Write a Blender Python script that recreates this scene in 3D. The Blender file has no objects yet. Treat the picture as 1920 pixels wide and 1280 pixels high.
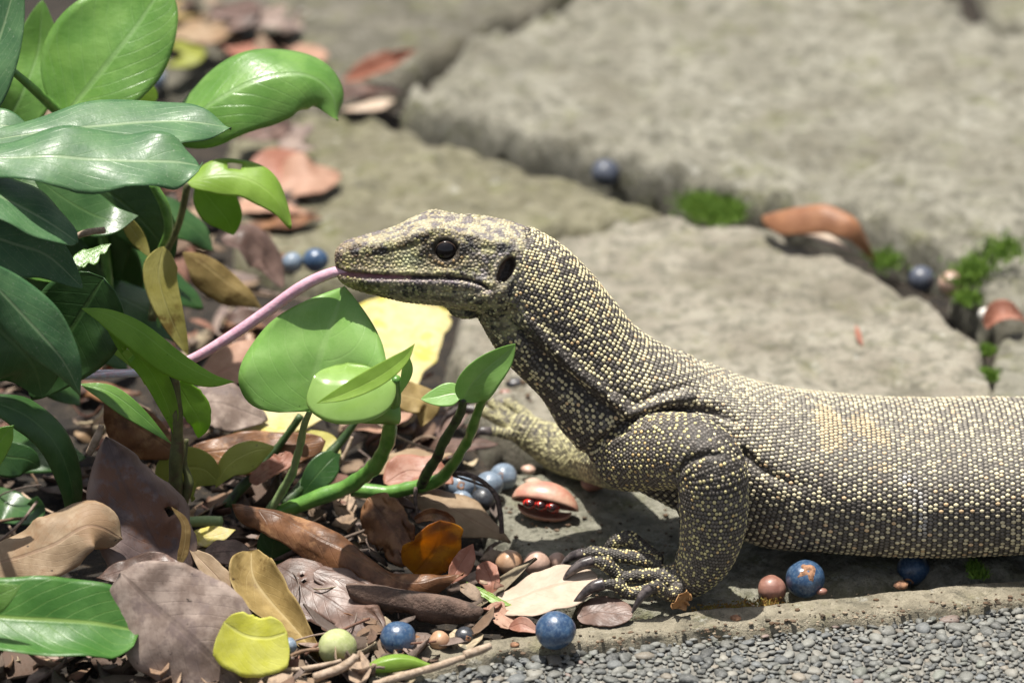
import bpy, bmesh, math, random
import numpy as np
from mathutils import Vector, Matrix
from mathutils.bvhtree import BVHTree

random.seed(7)
RNG = np.random.default_rng(11)
SC = bpy.context.scene
COL = SC.collection
R = math.radians

# ------------------------------------------------------------------ camera
PITCH = R(25.0)
DIST = 2.0
PXM = 0.00024                       # metres per photo pixel at the focus distance
FOCAL = 36.0 * DIST / (1920 * PXM)
FWD = np.array([0.0, math.cos(PITCH), -math.sin(PITCH)])
UPV = np.array([0.0, math.sin(PITCH), math.cos(PITCH)])
RGT = np.array([1.0, 0.0, 0.0])
AIM = np.array([0.0, 0.0, 0.100])
CAM = AIM - DIST * FWD
cam_data = bpy.data.cameras.new('camera')
cam = bpy.data.objects.new('camera', cam_data)
COL.objects.link(cam)
cam.location = CAM
cam.rotation_euler = (R(90) - PITCH, 0, 0)
cam_data.lens = FOCAL
cam_data.sensor_width = 36.0
cam_data.clip_start = 0.05
cam_data.clip_end = 400.0
cam_data.dof.use_dof = True
cam_data.dof.focus_distance = DIST - 0.02
cam_data.dof.aperture_fstop = 6.7
SC.camera = cam

# ------------------------------------------------------------------ sky and sun
TO_SUN = Vector((-0.13, 0.10, 0.985)).normalized()
world = bpy.data.worlds.new('World')
SC.world = world
world.use_nodes = True
wn = world.node_tree
sky = wn.nodes.new('ShaderNodeTexSky')
sky.sky_type = 'NISHITA'
sky.sun_disc = False
sky.sun_elevation = math.asin(TO_SUN.z)
sky.sun_rotation = math.atan2(TO_SUN.x, TO_SUN.y)
sky.air_density = 1.0
sky.dust_density = 3.5
sky.ozone_density = 0.6
bg = wn.nodes['Background']
bg.inputs['Strength'].default_value = 0.078
hs = wn.nodes.new('ShaderNodeHueSaturation'); hs.inputs['Saturation'].default_value = 0.55   # hazy tropical sky
wn.links.new(sky.outputs[0], hs.inputs['Color']); wn.links.new(hs.outputs[0], bg.inputs['Color'])
sun_data = bpy.data.lights.new('sun', 'SUN')
sun_data.energy = 5.0
sun_data.angle = R(0.6)
sun_data.color = (1.0, 0.955, 0.88)
sun = bpy.data.objects.new('sun', sun_data)
COL.objects.link(sun)
sun.rotation_euler = TO_SUN.to_track_quat('Z', 'Y').to_euler()
SC.view_settings.view_transform = 'Standard'
SC.view_settings.look = 'None'
SC.view_settings.gamma = 1.0
SC.view_settings.use_curve_mapping = False
SC.view_settings.exposure = 0.68
SC.render.engine = 'CYCLES'
SC.cycles.max_bounces = 8
SC.cycles.transparent_max_bounces = 8
SC.cycles.use_denoising = True

# ------------------------------------------------------------------ helpers
KF = 36.0 / FOCAL / 1920.0
def ray(px, py):
    return FWD + RGT * ((px - 960) * KF) - UPV * ((py - 640) * KF)
def at(px, py, Y):
    d = ray(px, py); return CAM + d * ((Y - CAM[1]) / d[1])
def gz(px, py, z=0.0):
    d = ray(px, py); return CAM + d * ((z - CAM[2]) / d[2])
def pt(t):
    return gz(t[0], t[1], t[3]) if len(t) == 4 else at(t[0], t[1], t[2])
def proj(P):
    P = np.asarray(P, float) - CAM
    dep = P @ FWD
    return np.stack([960 + (P @ RGT) / dep / KF, 640 - (P @ UPV) / dep / KF], -1)
def unit(v):
    v = np.asarray(v, float); return v / (np.linalg.norm(v, axis=-1, keepdims=True) + 1e-12)

def _hash(ix, iy, iz, seed):
    n = (ix * 374761393 + iy * 668265263 + iz * 2147483647 + seed * 1274126177) & 0xffffffff
    n = ((n ^ (n >> 13)) * 1274126177) & 0xffffffff
    n = ((n ^ (n >> 16)) * 2246822519) & 0xffffffff
    return ((n ^ (n >> 15)) & 0xffffff) / float(0xffffff)
def vnoise(P, scale, seed=0):
    P = np.asarray(P, float) * scale + 1000.0
    i = np.floor(P).astype(np.int64); f = P - i; f = f * f * (3 - 2 * f)
    out = 0
    for dx in (0, 1):
        for dy in (0, 1):
            for dz in (0, 1):
                w = (f[..., 0] if dx else 1 - f[..., 0]) * (f[..., 1] if dy else 1 - f[..., 1]) * (f[..., 2] if dz else 1 - f[..., 2])
                out = out + w * _hash(i[..., 0] + dx, i[..., 1] + dy, i[..., 2] + dz, seed)
    return out * 2 - 1
def fbm(P, scale, oct=4, seed=0):
    o = 0; a = 0.5
    for k in range(oct):
        o = o + a * vnoise(P, scale * 2 ** k, seed + k * 7); a *= 0.5
    return o
def sstep(x, a, b):
    t = np.clip((x - a) / (b - a), 0, 1); return t * t * (3 - 2 * t)
def catmull(P, n):
    P = np.asarray(P, float); m = len(P)
    Q = np.concatenate([2 * P[:1] - P[1:2], P, 2 * P[-1:] - P[-2:-1]])
    t = np.linspace(0, m - 1, n); k = np.minimum(t.astype(int), m - 2); f = (t - k)
    f = f.reshape((-1,) + (1,) * (P.ndim - 1))
    p0, p1, p2, p3 = Q[k], Q[k + 1], Q[k + 2], Q[k + 3]
    return 0.5 * (2 * p1 + (p2 - p0) * f + (2 * p0 - 5 * p1 + 4 * p2 - p3) * f ** 2 + (3 * p1 - p0 - 3 * p2 + p3) * f ** 3)

def mesh_np(name, V, F, smooth=True, uv=None, col=None):
    me = bpy.data.meshes.new(name)
    V = np.asarray(V, np.float32)
    if isinstance(F, np.ndarray):
        k = F.shape[1]
        me.vertices.add(len(V)); me.vertices.foreach_set('co', V.ravel())
        me.loops.add(F.size); me.loops.foreach_set('vertex_index', F.astype(np.int32).ravel())
        me.polygons.add(len(F)); me.polygons.foreach_set('loop_start', np.arange(0, F.size, k, dtype=np.int32))
        me.update(calc_edges=True)
    else:
        me.from_pydata([tuple(map(float, v)) for v in V], [], [tuple(map(int, f)) for f in F])
    me.polygons.foreach_set('use_smooth', np.full(len(me.polygons), bool(smooth)))
    if uv is not None:
        li = np.empty(len(me.loops), np.int32); me.loops.foreach_get('vertex_index', li)
        l = me.uv_layers.new(name='UVMap'); l.data.foreach_set('uv', np.asarray(uv, np.float32)[li].ravel())
    if col is not None:
        a = me.color_attributes.new('Col', 'FLOAT_COLOR', 'POINT')
        c = np.ones((len(V), 4), np.float32); c[:, :3] = col
        a.data.foreach_set('color', c.ravel())
    me.validate()
    return me
def obj(name, me, mat=None, parent=None):
    o = bpy.data.objects.new(name, me); COL.objects.link(o)
    if mat is not None: me.materials.append(mat)
    if parent is not None: o.parent = parent
    return o
def tag(o, label, cat, group=None, kind=None):
    if label: o['label'] = label
    if cat: o['category'] = cat
    if group: o['group'] = group
    if kind: o['kind'] = kind
    return o
def empty(name, loc=(0, 0, 0)):
    o = bpy.data.objects.new(name, None); COL.objects.link(o); o.empty_display_size = 0.01
    return o
def gridfaces(nu, nv, closed=False):
    i, j = np.meshgrid(np.arange(nu - 1), np.arange(nv if closed else nv - 1), indexing='ij')
    j2 = (j + 1) % nv
    return np.stack([i * nv + j, i * nv + j2, (i + 1) * nv + j2, (i + 1) * nv + j], -1).reshape(-1, 4)
def frames(C, ref=None):
    """tangent and two rotation-minimising normals along a polyline"""
    T = unit(np.gradient(C, axis=0)); N = np.zeros_like(T)
    r = np.array([0, 0, 1.0]) if ref is None else np.asarray(ref, float)
    n = r - T[0] * (r @ T[0])
    if np.linalg.norm(n) < 1e-4: n = np.cross(T[0], [0, 1, 0])
    for k in range(len(C)):
        n = n - T[k] * (n @ T[k]); n = n / np.linalg.norm(n); N[k] = n
    return T, N, np.cross(T, N)
def tube_np(C, Rd, nv=10, ref=None, cap=True):
    T, N, B = frames(C, ref)
    a = np.linspace(0, 2 * math.pi, nv, endpoint=False)
    V = C[:, None] + Rd[:, None, None] * (np.cos(a)[None, :, None] * N[:, None] + np.sin(a)[None, :, None] * B[:, None])
    n = len(C); V = V.reshape(-1, 3); F = [tuple(f) for f in gridfaces(n, nv, True)]
    if cap:
        V = np.concatenate([V, C[:1] - T[:1] * Rd[0] * 0.3, C[-1:] + T[-1:] * Rd[-1] * 0.3])
        for j in range(nv):
            F.append((n * nv, (j + 1) % nv, j)); F.append((n * nv + 1, (n - 1) * nv + j, (n - 1) * nv + (j + 1) % nv))
    return V, F
def tube(name, pts, rad_px, mat, parent=None, n=24, nv=9, wob=0.0):
    P = np.array([pt(p) for p in pts])
    C = catmull(P, n)
    r = rad_px if isinstance(rad_px, (list, tuple)) else [rad_px, rad_px]
    Rd = np.interp(np.linspace(0, 1, n), np.linspace(0, 1, len(r)), r) * PXM
    if wob:
        C = C + wob * PXM * np.stack([vnoise(C, 90, k) for k in range(3)], -1)
        Rd = Rd * (1 + 0.18 * vnoise(C, 260, 9))
    V, F = tube_np(C, Rd, nv)
    me = mesh_np(name, V, F)
    return obj(name, me, mat, parent)

# ------------------------------------------------------------------ material helpers
class NT:
    def __init__(s, name):
        s.m = bpy.data.materials.new(name); s.m.use_nodes = True
        s.t = s.m.node_tree; s.b = s.t.nodes['Principled BSDF']; s.out = s.t.nodes['Material Output']
    def n(s, t): return s.t.nodes.new(t)
    def l(s, a, b): s.t.links.new(a, b)
    def put(s, sock, v):
        if hasattr(v, 'is_linked') or isinstance(v, bpy.types.NodeSocket): s.l(v, sock)
        elif isinstance(v, (tuple, list)) and len(v) == 3 and sock.type == 'RGBA': sock.default_value = (*v, 1)
        else: sock.default_value = v
    def math(s, op, a, b=0.0, c=None, clamp=False):
        x = s.n('ShaderNodeMath'); x.operation = op; x.use_clamp = clamp
        s.put(x.inputs[0], a); s.put(x.inputs[1], b)
        if c is not None: s.put(x.inputs[2], c)
        return x.outputs[0]
    def ramp(s, f, a, b):
        x = s.n('ShaderNodeMapRange'); x.interpolation_type = 'SMOOTHSTEP'
        s.put(x.inputs[0], f); x.inputs[1].default_value = a; x.inputs[2].default_value = b
        return x.outputs[0]
    def mix(s, f, a, b, mode='MIX'):
        x = s.n('ShaderNodeMix'); x.data_type = 'RGBA'; x.blend_type = mode
        s.put(x.inputs[0], f); s.put(x.inputs[6], a); s.put(x.inputs[7], b)
        return x.outputs[2]
    def coord(s, which='Object'):
        return s.n('ShaderNodeTexCoord').outputs[which]
    def noise(s, scale, detail=3.0, rough=0.55, vec=None, out=0, dist=0.0):
        x = s.n('ShaderNodeTexNoise'); x.inputs['Scale'].default_value = scale
        x.inputs['Detail'].default_value = detail; x.inputs['Roughness'].default_value = rough
        x.inputs['Distortion'].default_value = dist
        s.l(vec if vec is not None else s.coord(), x.inputs['Vector'])
        return x.outputs[out]
    def voronoi(s, scale, feature='F1', vec=None, out='Distance', rnd=1.0):
        x = s.n('ShaderNodeTexVoronoi'); x.feature = feature; x.inputs['Scale'].default_value = scale
        x.inputs['Randomness'].default_value = rnd
        s.l(vec if vec is not None else s.coord(), x.inputs['Vector'])
        return x.outputs[out]
    def attr(s, name='Col'):
        x = s.n('ShaderNodeAttribute'); x.attribute_name = name; return x.outputs['Color']
    def sep(s, v):
        x = s.n('ShaderNodeSeparateXYZ'); s.l(v, x.inputs[0]); return x.outputs
    def bump(s, h, strength=0.4, dist=0.001, prev=None):
        x = s.n('ShaderNodeBump'); x.inputs['Strength'].default_value = strength; x.inputs['Distance'].default_value = dist
        s.l(h, x.inputs['Height'])
        if prev is not None: s.l(prev, x.inputs['Normal'])
        return x.outputs[0]
    def set(s, **k):
        for a, v in k.items(): s.put(s.b.inputs[a.replace('_', ' ')], v)
        return s

def leaf_mat(name, c1, c2, vein, nveins=9, slant=0.55, veinamt=0.5, rough=0.4, coat=0.0, transl=0.3, tcol=None,
             spots=0.0, spotcol=(0.03, 0.02, 0.015), relief=0.5, edge=None, blot=None, dust=0.0, mott=70.0, coatr=0.24):
    k = NT(name); uv = k.coord('UV'); u, v, _ = k.sep(uv)
    av = k.math('MULTIPLY', k.math('ABSOLUTE', k.math('SUBTRACT', v, 0.5)), 2.0)
    wob = k.math('MULTIPLY', k.math('SUBTRACT', k.noise(45, 2), 0.5), 0.06)
    mid = k.math('SUBTRACT', 1.0, k.ramp(av, 0.02, 0.075))
    s = k.math('SUBTRACT', k.math('ADD', u, wob), k.math('MULTIPLY', k.math('POWER', av, 1.25), slant))
    fr = k.math('ABSOLUTE', k.math('SUBTRACT', k.math('FRACT', k.math('MULTIPLY', s, float(nveins))), 0.5))
    sec = k.math('SUBTRACT', 1.0, k.ramp(fr, 0.0, 0.075))
    veins = k.math('MAXIMUM', mid, k.math('MULTIPLY', sec, 0.38))
    base = k.mix(k.ramp(k.noise(mott, 4, 0.6), 0.35, 0.68), c1, c2)
    if blot is not None:
        base = k.mix(k.ramp(k.noise(42, 5, 0.7), 0.49, 0.60), base, blot)
    if edge is not None:
        base = k.mix(k.ramp(k.math('ADD', av, wob), 0.55, 1.0), base, edge)
    colr = k.mix(k.math('MULTIPLY', veins, veinamt), base, vein)
    if spots:
        sp = k.ramp(k.noise(240, 3, 0.7), 0.74 - 0.12 * spots, 0.80 - 0.12 * spots)
        colr = k.mix(k.math('MULTIPLY', sp, 0.85), colr, spotcol)
    if dust:
        colr = k.mix(k.math('MULTIPLY', k.ramp(k.noise(900, 2, 0.7), 0.60, 0.72), dust), colr, (0.55, 0.53, 0.46))
    fine = k.noise(1400, 3, 0.65)
    h = k.math('ADD', k.math('MULTIPLY', veins, -0.45), k.math('MULTIPLY', k.noise(130, 4, 0.6), 0.9))
    h = k.math('ADD', h, k.math('MULTIPLY', fine, 0.12))
    nrm = k.bump(h, relief, 0.0009)
    rr = k.math('ADD', k.math('MULTIPLY', k.noise(160, 3), 0.25), rough - 0.12)
    k.set(Base_Color=colr, Roughness=rr, Normal=nrm, Coat_Weight=coat, Coat_Roughness=coatr); k.l(nrm, k.b.inputs['Coat Normal'])
    k.b.inputs['Specular IOR Level'].default_value = 0.42
    tr = k.n('ShaderNodeBsdfTranslucent')
    tc = k.mix(0.75, colr, tcol if tcol is not None else c2)
    k.l(tc, tr.inputs['Color']); k.l(nrm, tr.inputs['Normal'])
    mx = k.n('ShaderNodeMixShader'); mx.inputs[0].default_value = transl
    k.l(k.b.outputs[0], mx.inputs[1]); k.l(tr.outputs[0], mx.inputs[2]); k.l(mx.outputs[0], k.out.inputs['Surface'])
    return k.m

def simple_mat(name, c1, c2, scale=120, rough=0.5, relief=0.4, bscale=500, coat=0.0, c3=None, s3=40, dist=0.0006, th=(0.35, 0.65), t3=(0.52, 0.66)):
    k = NT(name)
    c = k.mix(k.ramp(k.noise(scale, 5, 0.6), *th), c1, c2)
    if c3 is not None: c = k.mix(k.ramp(k.noise(s3, 4, 0.65), *t3), c, c3)
    k.set(Base_Color=c, Roughness=rough, Normal=k.bump(k.noise(bscale, 5, 0.65), relief, dist), Coat_Weight=coat)
    return k.m
# ------------------------------------------------------------------ the setting: ground, paving stones, kerb, gravel
def poly_dist(P, poly):
    """signed distance (positive inside) of 2-D points to a polygon"""
    poly = np.asarray(poly); d = np.full(len(P), 1e9); ins = np.zeros(len(P), bool)
    for a, b in zip(poly, np.roll(poly, -1, 0)):
        e = b - a; w = P - a
        t = np.clip((w @ e) / (e @ e), 0, 1)
        d = np.minimum(d, np.linalg.norm(w - t[:, None] * e, axis=1))
        c = ((a[1] <= P[:, 1]) & (b[1] > P[:, 1])) | ((b[1] <= P[:, 1]) & (a[1] > P[:, 1]))
        with np.errstate(divide='ignore', invalid='ignore'):
            xx = a[0] + (P[:, 1] - a[1]) / (b[1] - a[1]) * e[0]
        ins ^= c & (P[:, 0] < xx)
    return np.where(ins, d, -d)

def stone_mat(name, a, b, c, moss=0.25, dark=(0.085, 0.082, 0.062)):
    k = NT(name); co = k.coord()
    f1 = k.noise(26, 6, 0.62); f2 = k.noise(110, 6, 0.68); f3 = k.noise(420, 5, 0.7)
    col = k.mix(k.ramp(f1, 0.38, 0.64), a, b)
    col = k.mix(k.math('MULTIPLY', k.ramp(f2, 0.44, 0.62), 0.9), col, c)
    col = k.mix(k.math('MULTIPLY', k.ramp(k.noise(48, 6, 0.75, dist=0.6), 0.54, 0.66), 0.62), col, dark)
    col = k.mix(k.math('MULTIPLY', k.ramp(k.noise(38, 6, 0.7), 0.50, 0.70), moss), col, (0.16, 0.17, 0.05))
    col = k.mix(k.math('MULTIPLY', k.ramp(k.noise(75, 6, 0.75), 0.58, 0.68), 0.55), col, (0.55, 0.54, 0.48))
    col = k.mix(k.math('MULTIPLY', k.ramp(k.noise(11, 5, 0.65, dist=0.8), 0.50, 0.66), 0.5), col, (0.15, 0.135, 0.095))
    col = k.mix(k.math('MULTIPLY', k.ramp(f3, 0.56, 0.68), 0.65), col, (0.07, 0.068, 0.055))
    h = k.math('ADD', k.math('MULTIPLY', f2, 1.0), k.math('MULTIPLY', f3, 0.6))
    k.set(Base_Color=col, Roughness=0.85, Normal=k.bump(h, 1.0, 0.005))
    k.b.inputs['Specular IOR Level'].default_value = 0.25
    return k.m

M_STONE = [stone_mat('stone_beige', (0.315, 0.285, 0.225), (0.395, 0.365, 0.295), (0.20, 0.19, 0.145), 0.40),
           stone_mat('stone_grey', (0.26, 0.247, 0.195), (0.35, 0.335, 0.272), (0.165, 0.158, 0.12), 0.5),
           stone_mat('stone_olive', (0.22, 0.205, 0.135), (0.295, 0.275, 0.19), (0.14, 0.13, 0.08), 0.55),
           stone_mat('stone_under', (0.27, 0.26, 0.205), (0.37, 0.355, 0.285), (0.17, 0.165, 0.125), 0.5),
           stone_mat('stone_dark', (0.15, 0.14, 0.11), (0.21, 0.195, 0.155), (0.095, 0.09, 0.065), 0.5)]

def stone(px_poly, z, mat, parent, en=0.0026, step=0.003, rnd=0.006, drop=0.022, amp=0.004, seed=1, tilt=(0, 0)):
    poly = np.array([gz(x, y, z)[:2] for x, y in px_poly])
    dens = []
    for a, b in zip(poly, np.roll(poly, -1, 0)):        # roughen the outline
        for t in np.linspace(0, 1, 8, endpoint=False): dens.append(a + (b - a) * t)
    dens = np.array(dens); D3 = np.c_[dens, np.full(len(dens), z)]
    dens = dens + 0.010 * np.c_[fbm(D3, 30, 3, seed), fbm(D3, 30, 3, seed + 50)]
    lo = dens.min(0) - 0.008; hi = dens.max(0) + 0.008
    nx, ny = int((hi[0] - lo[0]) / step) + 2, int((hi[1] - lo[1]) / step) + 2
    X, Y = np.meshgrid(np.linspace(lo[0], hi[0], nx), np.linspace(lo[1], hi[1], ny), indexing='ij')
    P = np.c_[X.ravel(), Y.ravel()]
    d = poly_dist(P, dens); P3 = np.c_[P, np.full(len(P), seed * 0.37)]
    c = dens.mean(0)
    e = np.clip(1 - (d + 0.002) / rnd, 0, None)
    h = z - drop * np.clip(e, 0, 1.35) ** 2.2 + amp * fbm(P3, 14, 4, seed) + en * fbm(P3, 90, 4, seed + 3) * (1 + 2 * np.exp(-np.clip(d, 0, 1) / 0.02))
    h = h + (P[:, 0] - c[0]) * tilt[0] + (P[:, 1] - c[1]) * tilt[1]
    keep = (d > -0.005).reshape(nx, ny)
    idx = np.full(nx * ny, -1); F = gridfaces(nx, ny)
    F = F[keep.ravel()[F].all(1)]
    used = np.unique(F); idx[used] = np.arange(len(used))
    V = np.c_[P, h][used]; F = idx[F][:, ::-1]
    me = mesh_np('paving_stone', V, F)
    o = obj('paving_stone', me, mat, parent)
    # give the slab its underside
    md = o.modifiers.new('thick', 'SOLIDIFY'); md.thickness = 0.02; md.offset = -1
    return o

M_SOIL = simple_mat('dark_soil', (0.008, 0.006, 0.004), (0.024, 0.018, 0.012), 90, 0.95, 0.9, 350, c3=(0.06, 0.043, 0.027), s3=260, dist=0.003)
g = 120
V = np.array([(x, y, -0.05) for x in (-g, g) for y in (-g, g)]); 
ground = obj('ground', mesh_np('ground', V, [(0, 2, 3, 1)]), M_SOIL)
tag(ground, None, None, None, 'structure')

# soil bed under litter and stones
X, Y = np.meshgrid(np.linspace(-1.2, 1.2, 241), np.linspace(-0.5, 1.5, 201), indexing='ij')
P3 = np.c_[X.ravel(), Y.ravel(), np.zeros(X.size)]
zz = -0.020 + 0.006 * fbm(P3, 18, 4, 5) + 0.012 * sstep(-P3[:, 0], 0.02, 0.12) - 0.03 * sstep(np.maximum(np.abs(P3[:, 0]) - 0.9, np.abs(P3[:, 1] - 0.5) - 0.8), 0, 0.2)
bed = obj('soil', mesh_np('soil', np.c_[P3[:, :2], zz], gridfaces(241, 201)), M_SOIL); tag(bed, None, None, None, 'structure')

path = empty('stone_path'); tag(path, 'irregular grey flagstone path with dark joints between the stones', 'path', None, 'structure')
stone([(745, 186), (860, 100), (1000, 52), (1110, -20), (1500, -90), (1780, -5), (1840, 45), (1950, 80), (2200, 160), (2250, 420), (1930, 436), (1850, 452), (1770, 468), (1700, 440), (1620, 392), (1430, 356), (1300, 326), (1080, 270), (930, 234)], 0.009, M_STONE[1], path, en=0.005, amp=0.006, seed=3, rnd=0.006, drop=0.05, step=0.003, tilt=(0.0, 0.02))
stone([(440, 255), (640, 205), (770, 250), (1050, 331), (1268, 398), (1262, 406), (1080, 426), (960, 462), (820, 530), (600, 545), (440, 480)], 0.000, M_STONE[2], path, seed=4, amp=0.004)
stone([(1080, 438), (1210, 408), (1310, 407), (1420, 426), (1570, 482), (1690, 542), (1790, 578), (1840, 644), (1852, 760), (1800, 890), (1300, 885), (920, 785), (835, 660), (890, 530), (960, 476)], 0.002, M_STONE[0], path, seed=5, amp=0.003)
stone([(1862, 620), (1990, 596), (2250, 610), (2250, 900), (1890, 890), (1868, 760)], 0.000, M_STONE[1], path, seed=6, amp=0.003)
stone([(1800, 500), (1870, 470), (2250, 444), (2250, 582), (1980, 586), (1920, 588), (1840, 562)], 0.004, M_STONE[1], path, seed=7, amp=0.003)
stone([(150, -110), (800, -110), (1080, -60), (990, 28), (860, 86), (735, 170), (600, 205), (420, 235), (200, 120)], -0.002, M_STONE[4], path, seed=8, amp=0.004)
stone([(1800, -60), (2250, -90), (2250, 130), (1960, 70), (1860, 30)], -0.010, M_STONE[3], path, seed=18)
stone([(935, 880), (1100, 868), (1400, 895), (1706, 895), (1702, 1000), (1696, 1086), (1560, 1112), (1400, 1130), (1250, 1154), (1120, 1146), (1000, 1075), (930, 985)], -0.004, M_STONE[3], path, step=0.0022, seed=9, amp=0.0028, rnd=0.007, drop=0.014)
stone([(1716, 900), (2300, 895), (2300, 1064), (1900, 1086), (1750, 1094), (1724, 1060)], -0.002, M_STONE[1], path, step=0.0025, seed=10, amp=0.003, rnd=0.008, drop=0.014)

# kerb strip of pale tan mortar
def band(far, near, z0, z1, step=0.0025, amp=0.0012, seed=0, zc=0.0):
    A = catmull(np.array([gz(x, y, z0) for x, y in far]), 260); B = catmull(np.array([gz(x, y, z1) for x, y in near]), 260)
    nv = 14; t = np.linspace(0, 1, nv)
    V = A[:, None] * (1 - t)[None, :, None] + B[:, None] * t[None, :, None]
    V = V.reshape(-1, 3)
    V[:, 2] += amp * fbm(V, 60, 4, seed) + amp * 0.5 * fbm(V, 400, 3, seed + 2)
    Vg = V.reshape(260, nv, 3)
    Vg[:, 0, 2] -= 0.012; Vg[:, -1, 2] -= 0.010; Vg[:, 1, 2] -= 0.0008; Vg[:, -2, 2] -= 0.0022; Vg[:, -3, 2] -= 0.0006
    Vg[:, -2:, 1] += (0.004 * fbm(Vg[:, -2:], 55, 3, seed + 9))
    return Vg.reshape(-1, 3), gridfaces(260, nv)
M_KERB = stone_mat('kerb_mortar', (0.30, 0.265, 0.195), (0.38, 0.34, 0.255), (0.23, 0.205, 0.15), 0.35)
V, F = band([(700, 1210), (860, 1196), (1000, 1185), (1120, 1166), (1300, 1141), (1450, 1126), (1600, 1112), (1750, 1096), (1920, 1082), (2300, 1062)],
            [(690, 1290), (840, 1248), (960, 1222), (1110, 1208), (1300, 1186), (1460, 1172), (1600, 1158), (1760, 1143), (1920, 1128), (2300, 1102)], 0.001, 0.0005, seed=31)
kerb = obj('kerb', mesh_np('kerb', V, F), M_KERB); tag(kerb, None, None, None, 'structure')

# exposed-aggregate pavement: mortar bed with river pebbles
M_BED = simple_mat('aggregate_mortar', (0.13, 0.125, 0.11), (0.20, 0.19, 0.165), 300, 0.9, 0.8, 900)
V, F = band([(640, 1285), (840, 1242), (960, 1214), (1110, 1200), (1300, 1178), (1460, 1164), (1600, 1150), (1760, 1135), (1920, 1120), (2400, 1088)],
            [(500, 1700), (840, 1560), (960, 1540), (1110, 1530), (1300, 1520), (1460, 1510), (1600, 1500), (1760, 1500), (1920, 1500), (2400, 1480)], -0.0050, -0.0050, seed=37, amp=0.0006)
pave = obj('pavement', mesh_np('pavement', V, F), M_BED); tag(pave, None, None, None, 'structure')

def pebble_mesh(n_sub=1):
    bm = bmesh.new(); bmesh.ops.create_icosphere(bm, subdivisions=n_sub, radius=1.0)
    V = np.array([v.co for v in bm.verts]); F = np.array([[v.index for v in f.verts] for f in bm.faces]); bm.free()
    return V, F
PV, PF = pebble_mesh(2)
kerb_near = np.array([gz(x, y, 0)[:2] for x, y in [(640, 1287), (840, 1246), (960, 1219), (1110, 1205), (1300, 1184), (1460, 1170), (1600, 1156), (1760, 1141), (1920, 1126), (2300, 1100)]])
lo = gz(600, 1285, 0)[0]; hi = gz(2290, 1200, 0)[0]; PV1, PF1 = pebble_mesh(1)
cells = {}; peb = []
for _ in range(85000):
    x = random.uniform(lo, hi); y = random.uniform(gz(960, 1470, 0)[1], gz(1920, 1090, 0)[1])
    ye = np.interp(x, kerb_near[:, 0], kerb_near[:, 1])
    if y > ye - 0.001 + random.uniform(-.004, .004): continue
    r = random.choice((0.0010, 0.0013, 0.0016, 0.0019, 0.0022, 0.0026, 0.0031, 0.0037)); kx, ky = int(x / 0.006), int(y / 0.006); ok = True
    for a in (-1, 0, 1):
        for b in (-1, 0, 1):
            for (qx, qy, qr) in cells.get((kx + a, ky + b), ()):
                if (qx - x) ** 2 + (qy - y) ** 2 < (0.86 * (qr + r)) ** 2: ok = False
    if ok: cells.setdefault((kx, ky), []).append((x, y, r)); peb.append((x, y, r))
VV, FF, CC = [], [], []; nv_ = 0
pal = np.array([(0.175, 0.18, 0.165), (0.235, 0.235, 0.21), (0.105, 0.11, 0.105), (0.31, 0.295, 0.25), (0.21, 0.21, 0.185), (0.145, 0.155, 0.155), (0.26, 0.225, 0.175), (0.065, 0.068, 0.066), (0.19, 0.20, 0.17), (0.25, 0.18, 0.15)])
pw = np.array([.2, .17, .14, .08, .15, .12, .05, .03, .05, .01]); pw /= pw.sum()
for i, (x, y, r) in enumerate(peb):
    q_ = proj(np.array([x, y, 0])); PVi, PFi = (PV, PF) if q_[0] < 1960 and q_[1] < 1310 else (PV1, PF1)
    s = np.array([r * random.uniform(1.0, 1.5), r * random.uniform(0.75, 1.05), r * random.uniform(0.35, 0.6)])
    a = random.uniform(0, 6.28); ca, sa = math.cos(a), math.sin(a)
    v = PVi * (1 + 0.32 * vnoise(PVi + i * 3.1, 1.3, i % 17)[:, None]) * s
    tx = random.uniform(-.35, .35); v = np.c_[v[:, 0], v[:, 1] * math.cos(tx) - v[:, 2] * math.sin(tx), v[:, 1] * math.sin(tx) + v[:, 2] * math.cos(tx)]
    v = np.c_[v[:, 0] * ca - v[:, 1] * sa + x, v[:, 0] * sa + v[:, 1] * ca + y, v[:, 2] - 0.0040 - 0.1 * r]
    FF.append(PFi + nv_); nv_ += len(PVi); VV.append(v)
    CC.append(np.repeat((pal[np.random.RandomState(i).choice(len(pal), p=pw)] * random.uniform(0.38, 0.88))[None], len(PVi), 0))
k = NT('river_pebble'); k.set(Base_Color=k.mix(k.math('MULTIPLY', k.ramp(k.noise(900, 4, 0.65), 0.4, 0.7), 0.35), k.attr(), (0.26, 0.26, 0.24)), Roughness=0.62, Normal=k.bump(k.noise(1500, 3), 0.35, 0.0005))
grav = obj('gravel', mesh_np('gravel', np.concatenate(VV), np.concatenate(FF), True, None, np.concatenate(CC)), k.m)
tag(grav, 'grey and blue river pebbles set in the paved strip', 'gravel', None, 'stuff')

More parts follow.
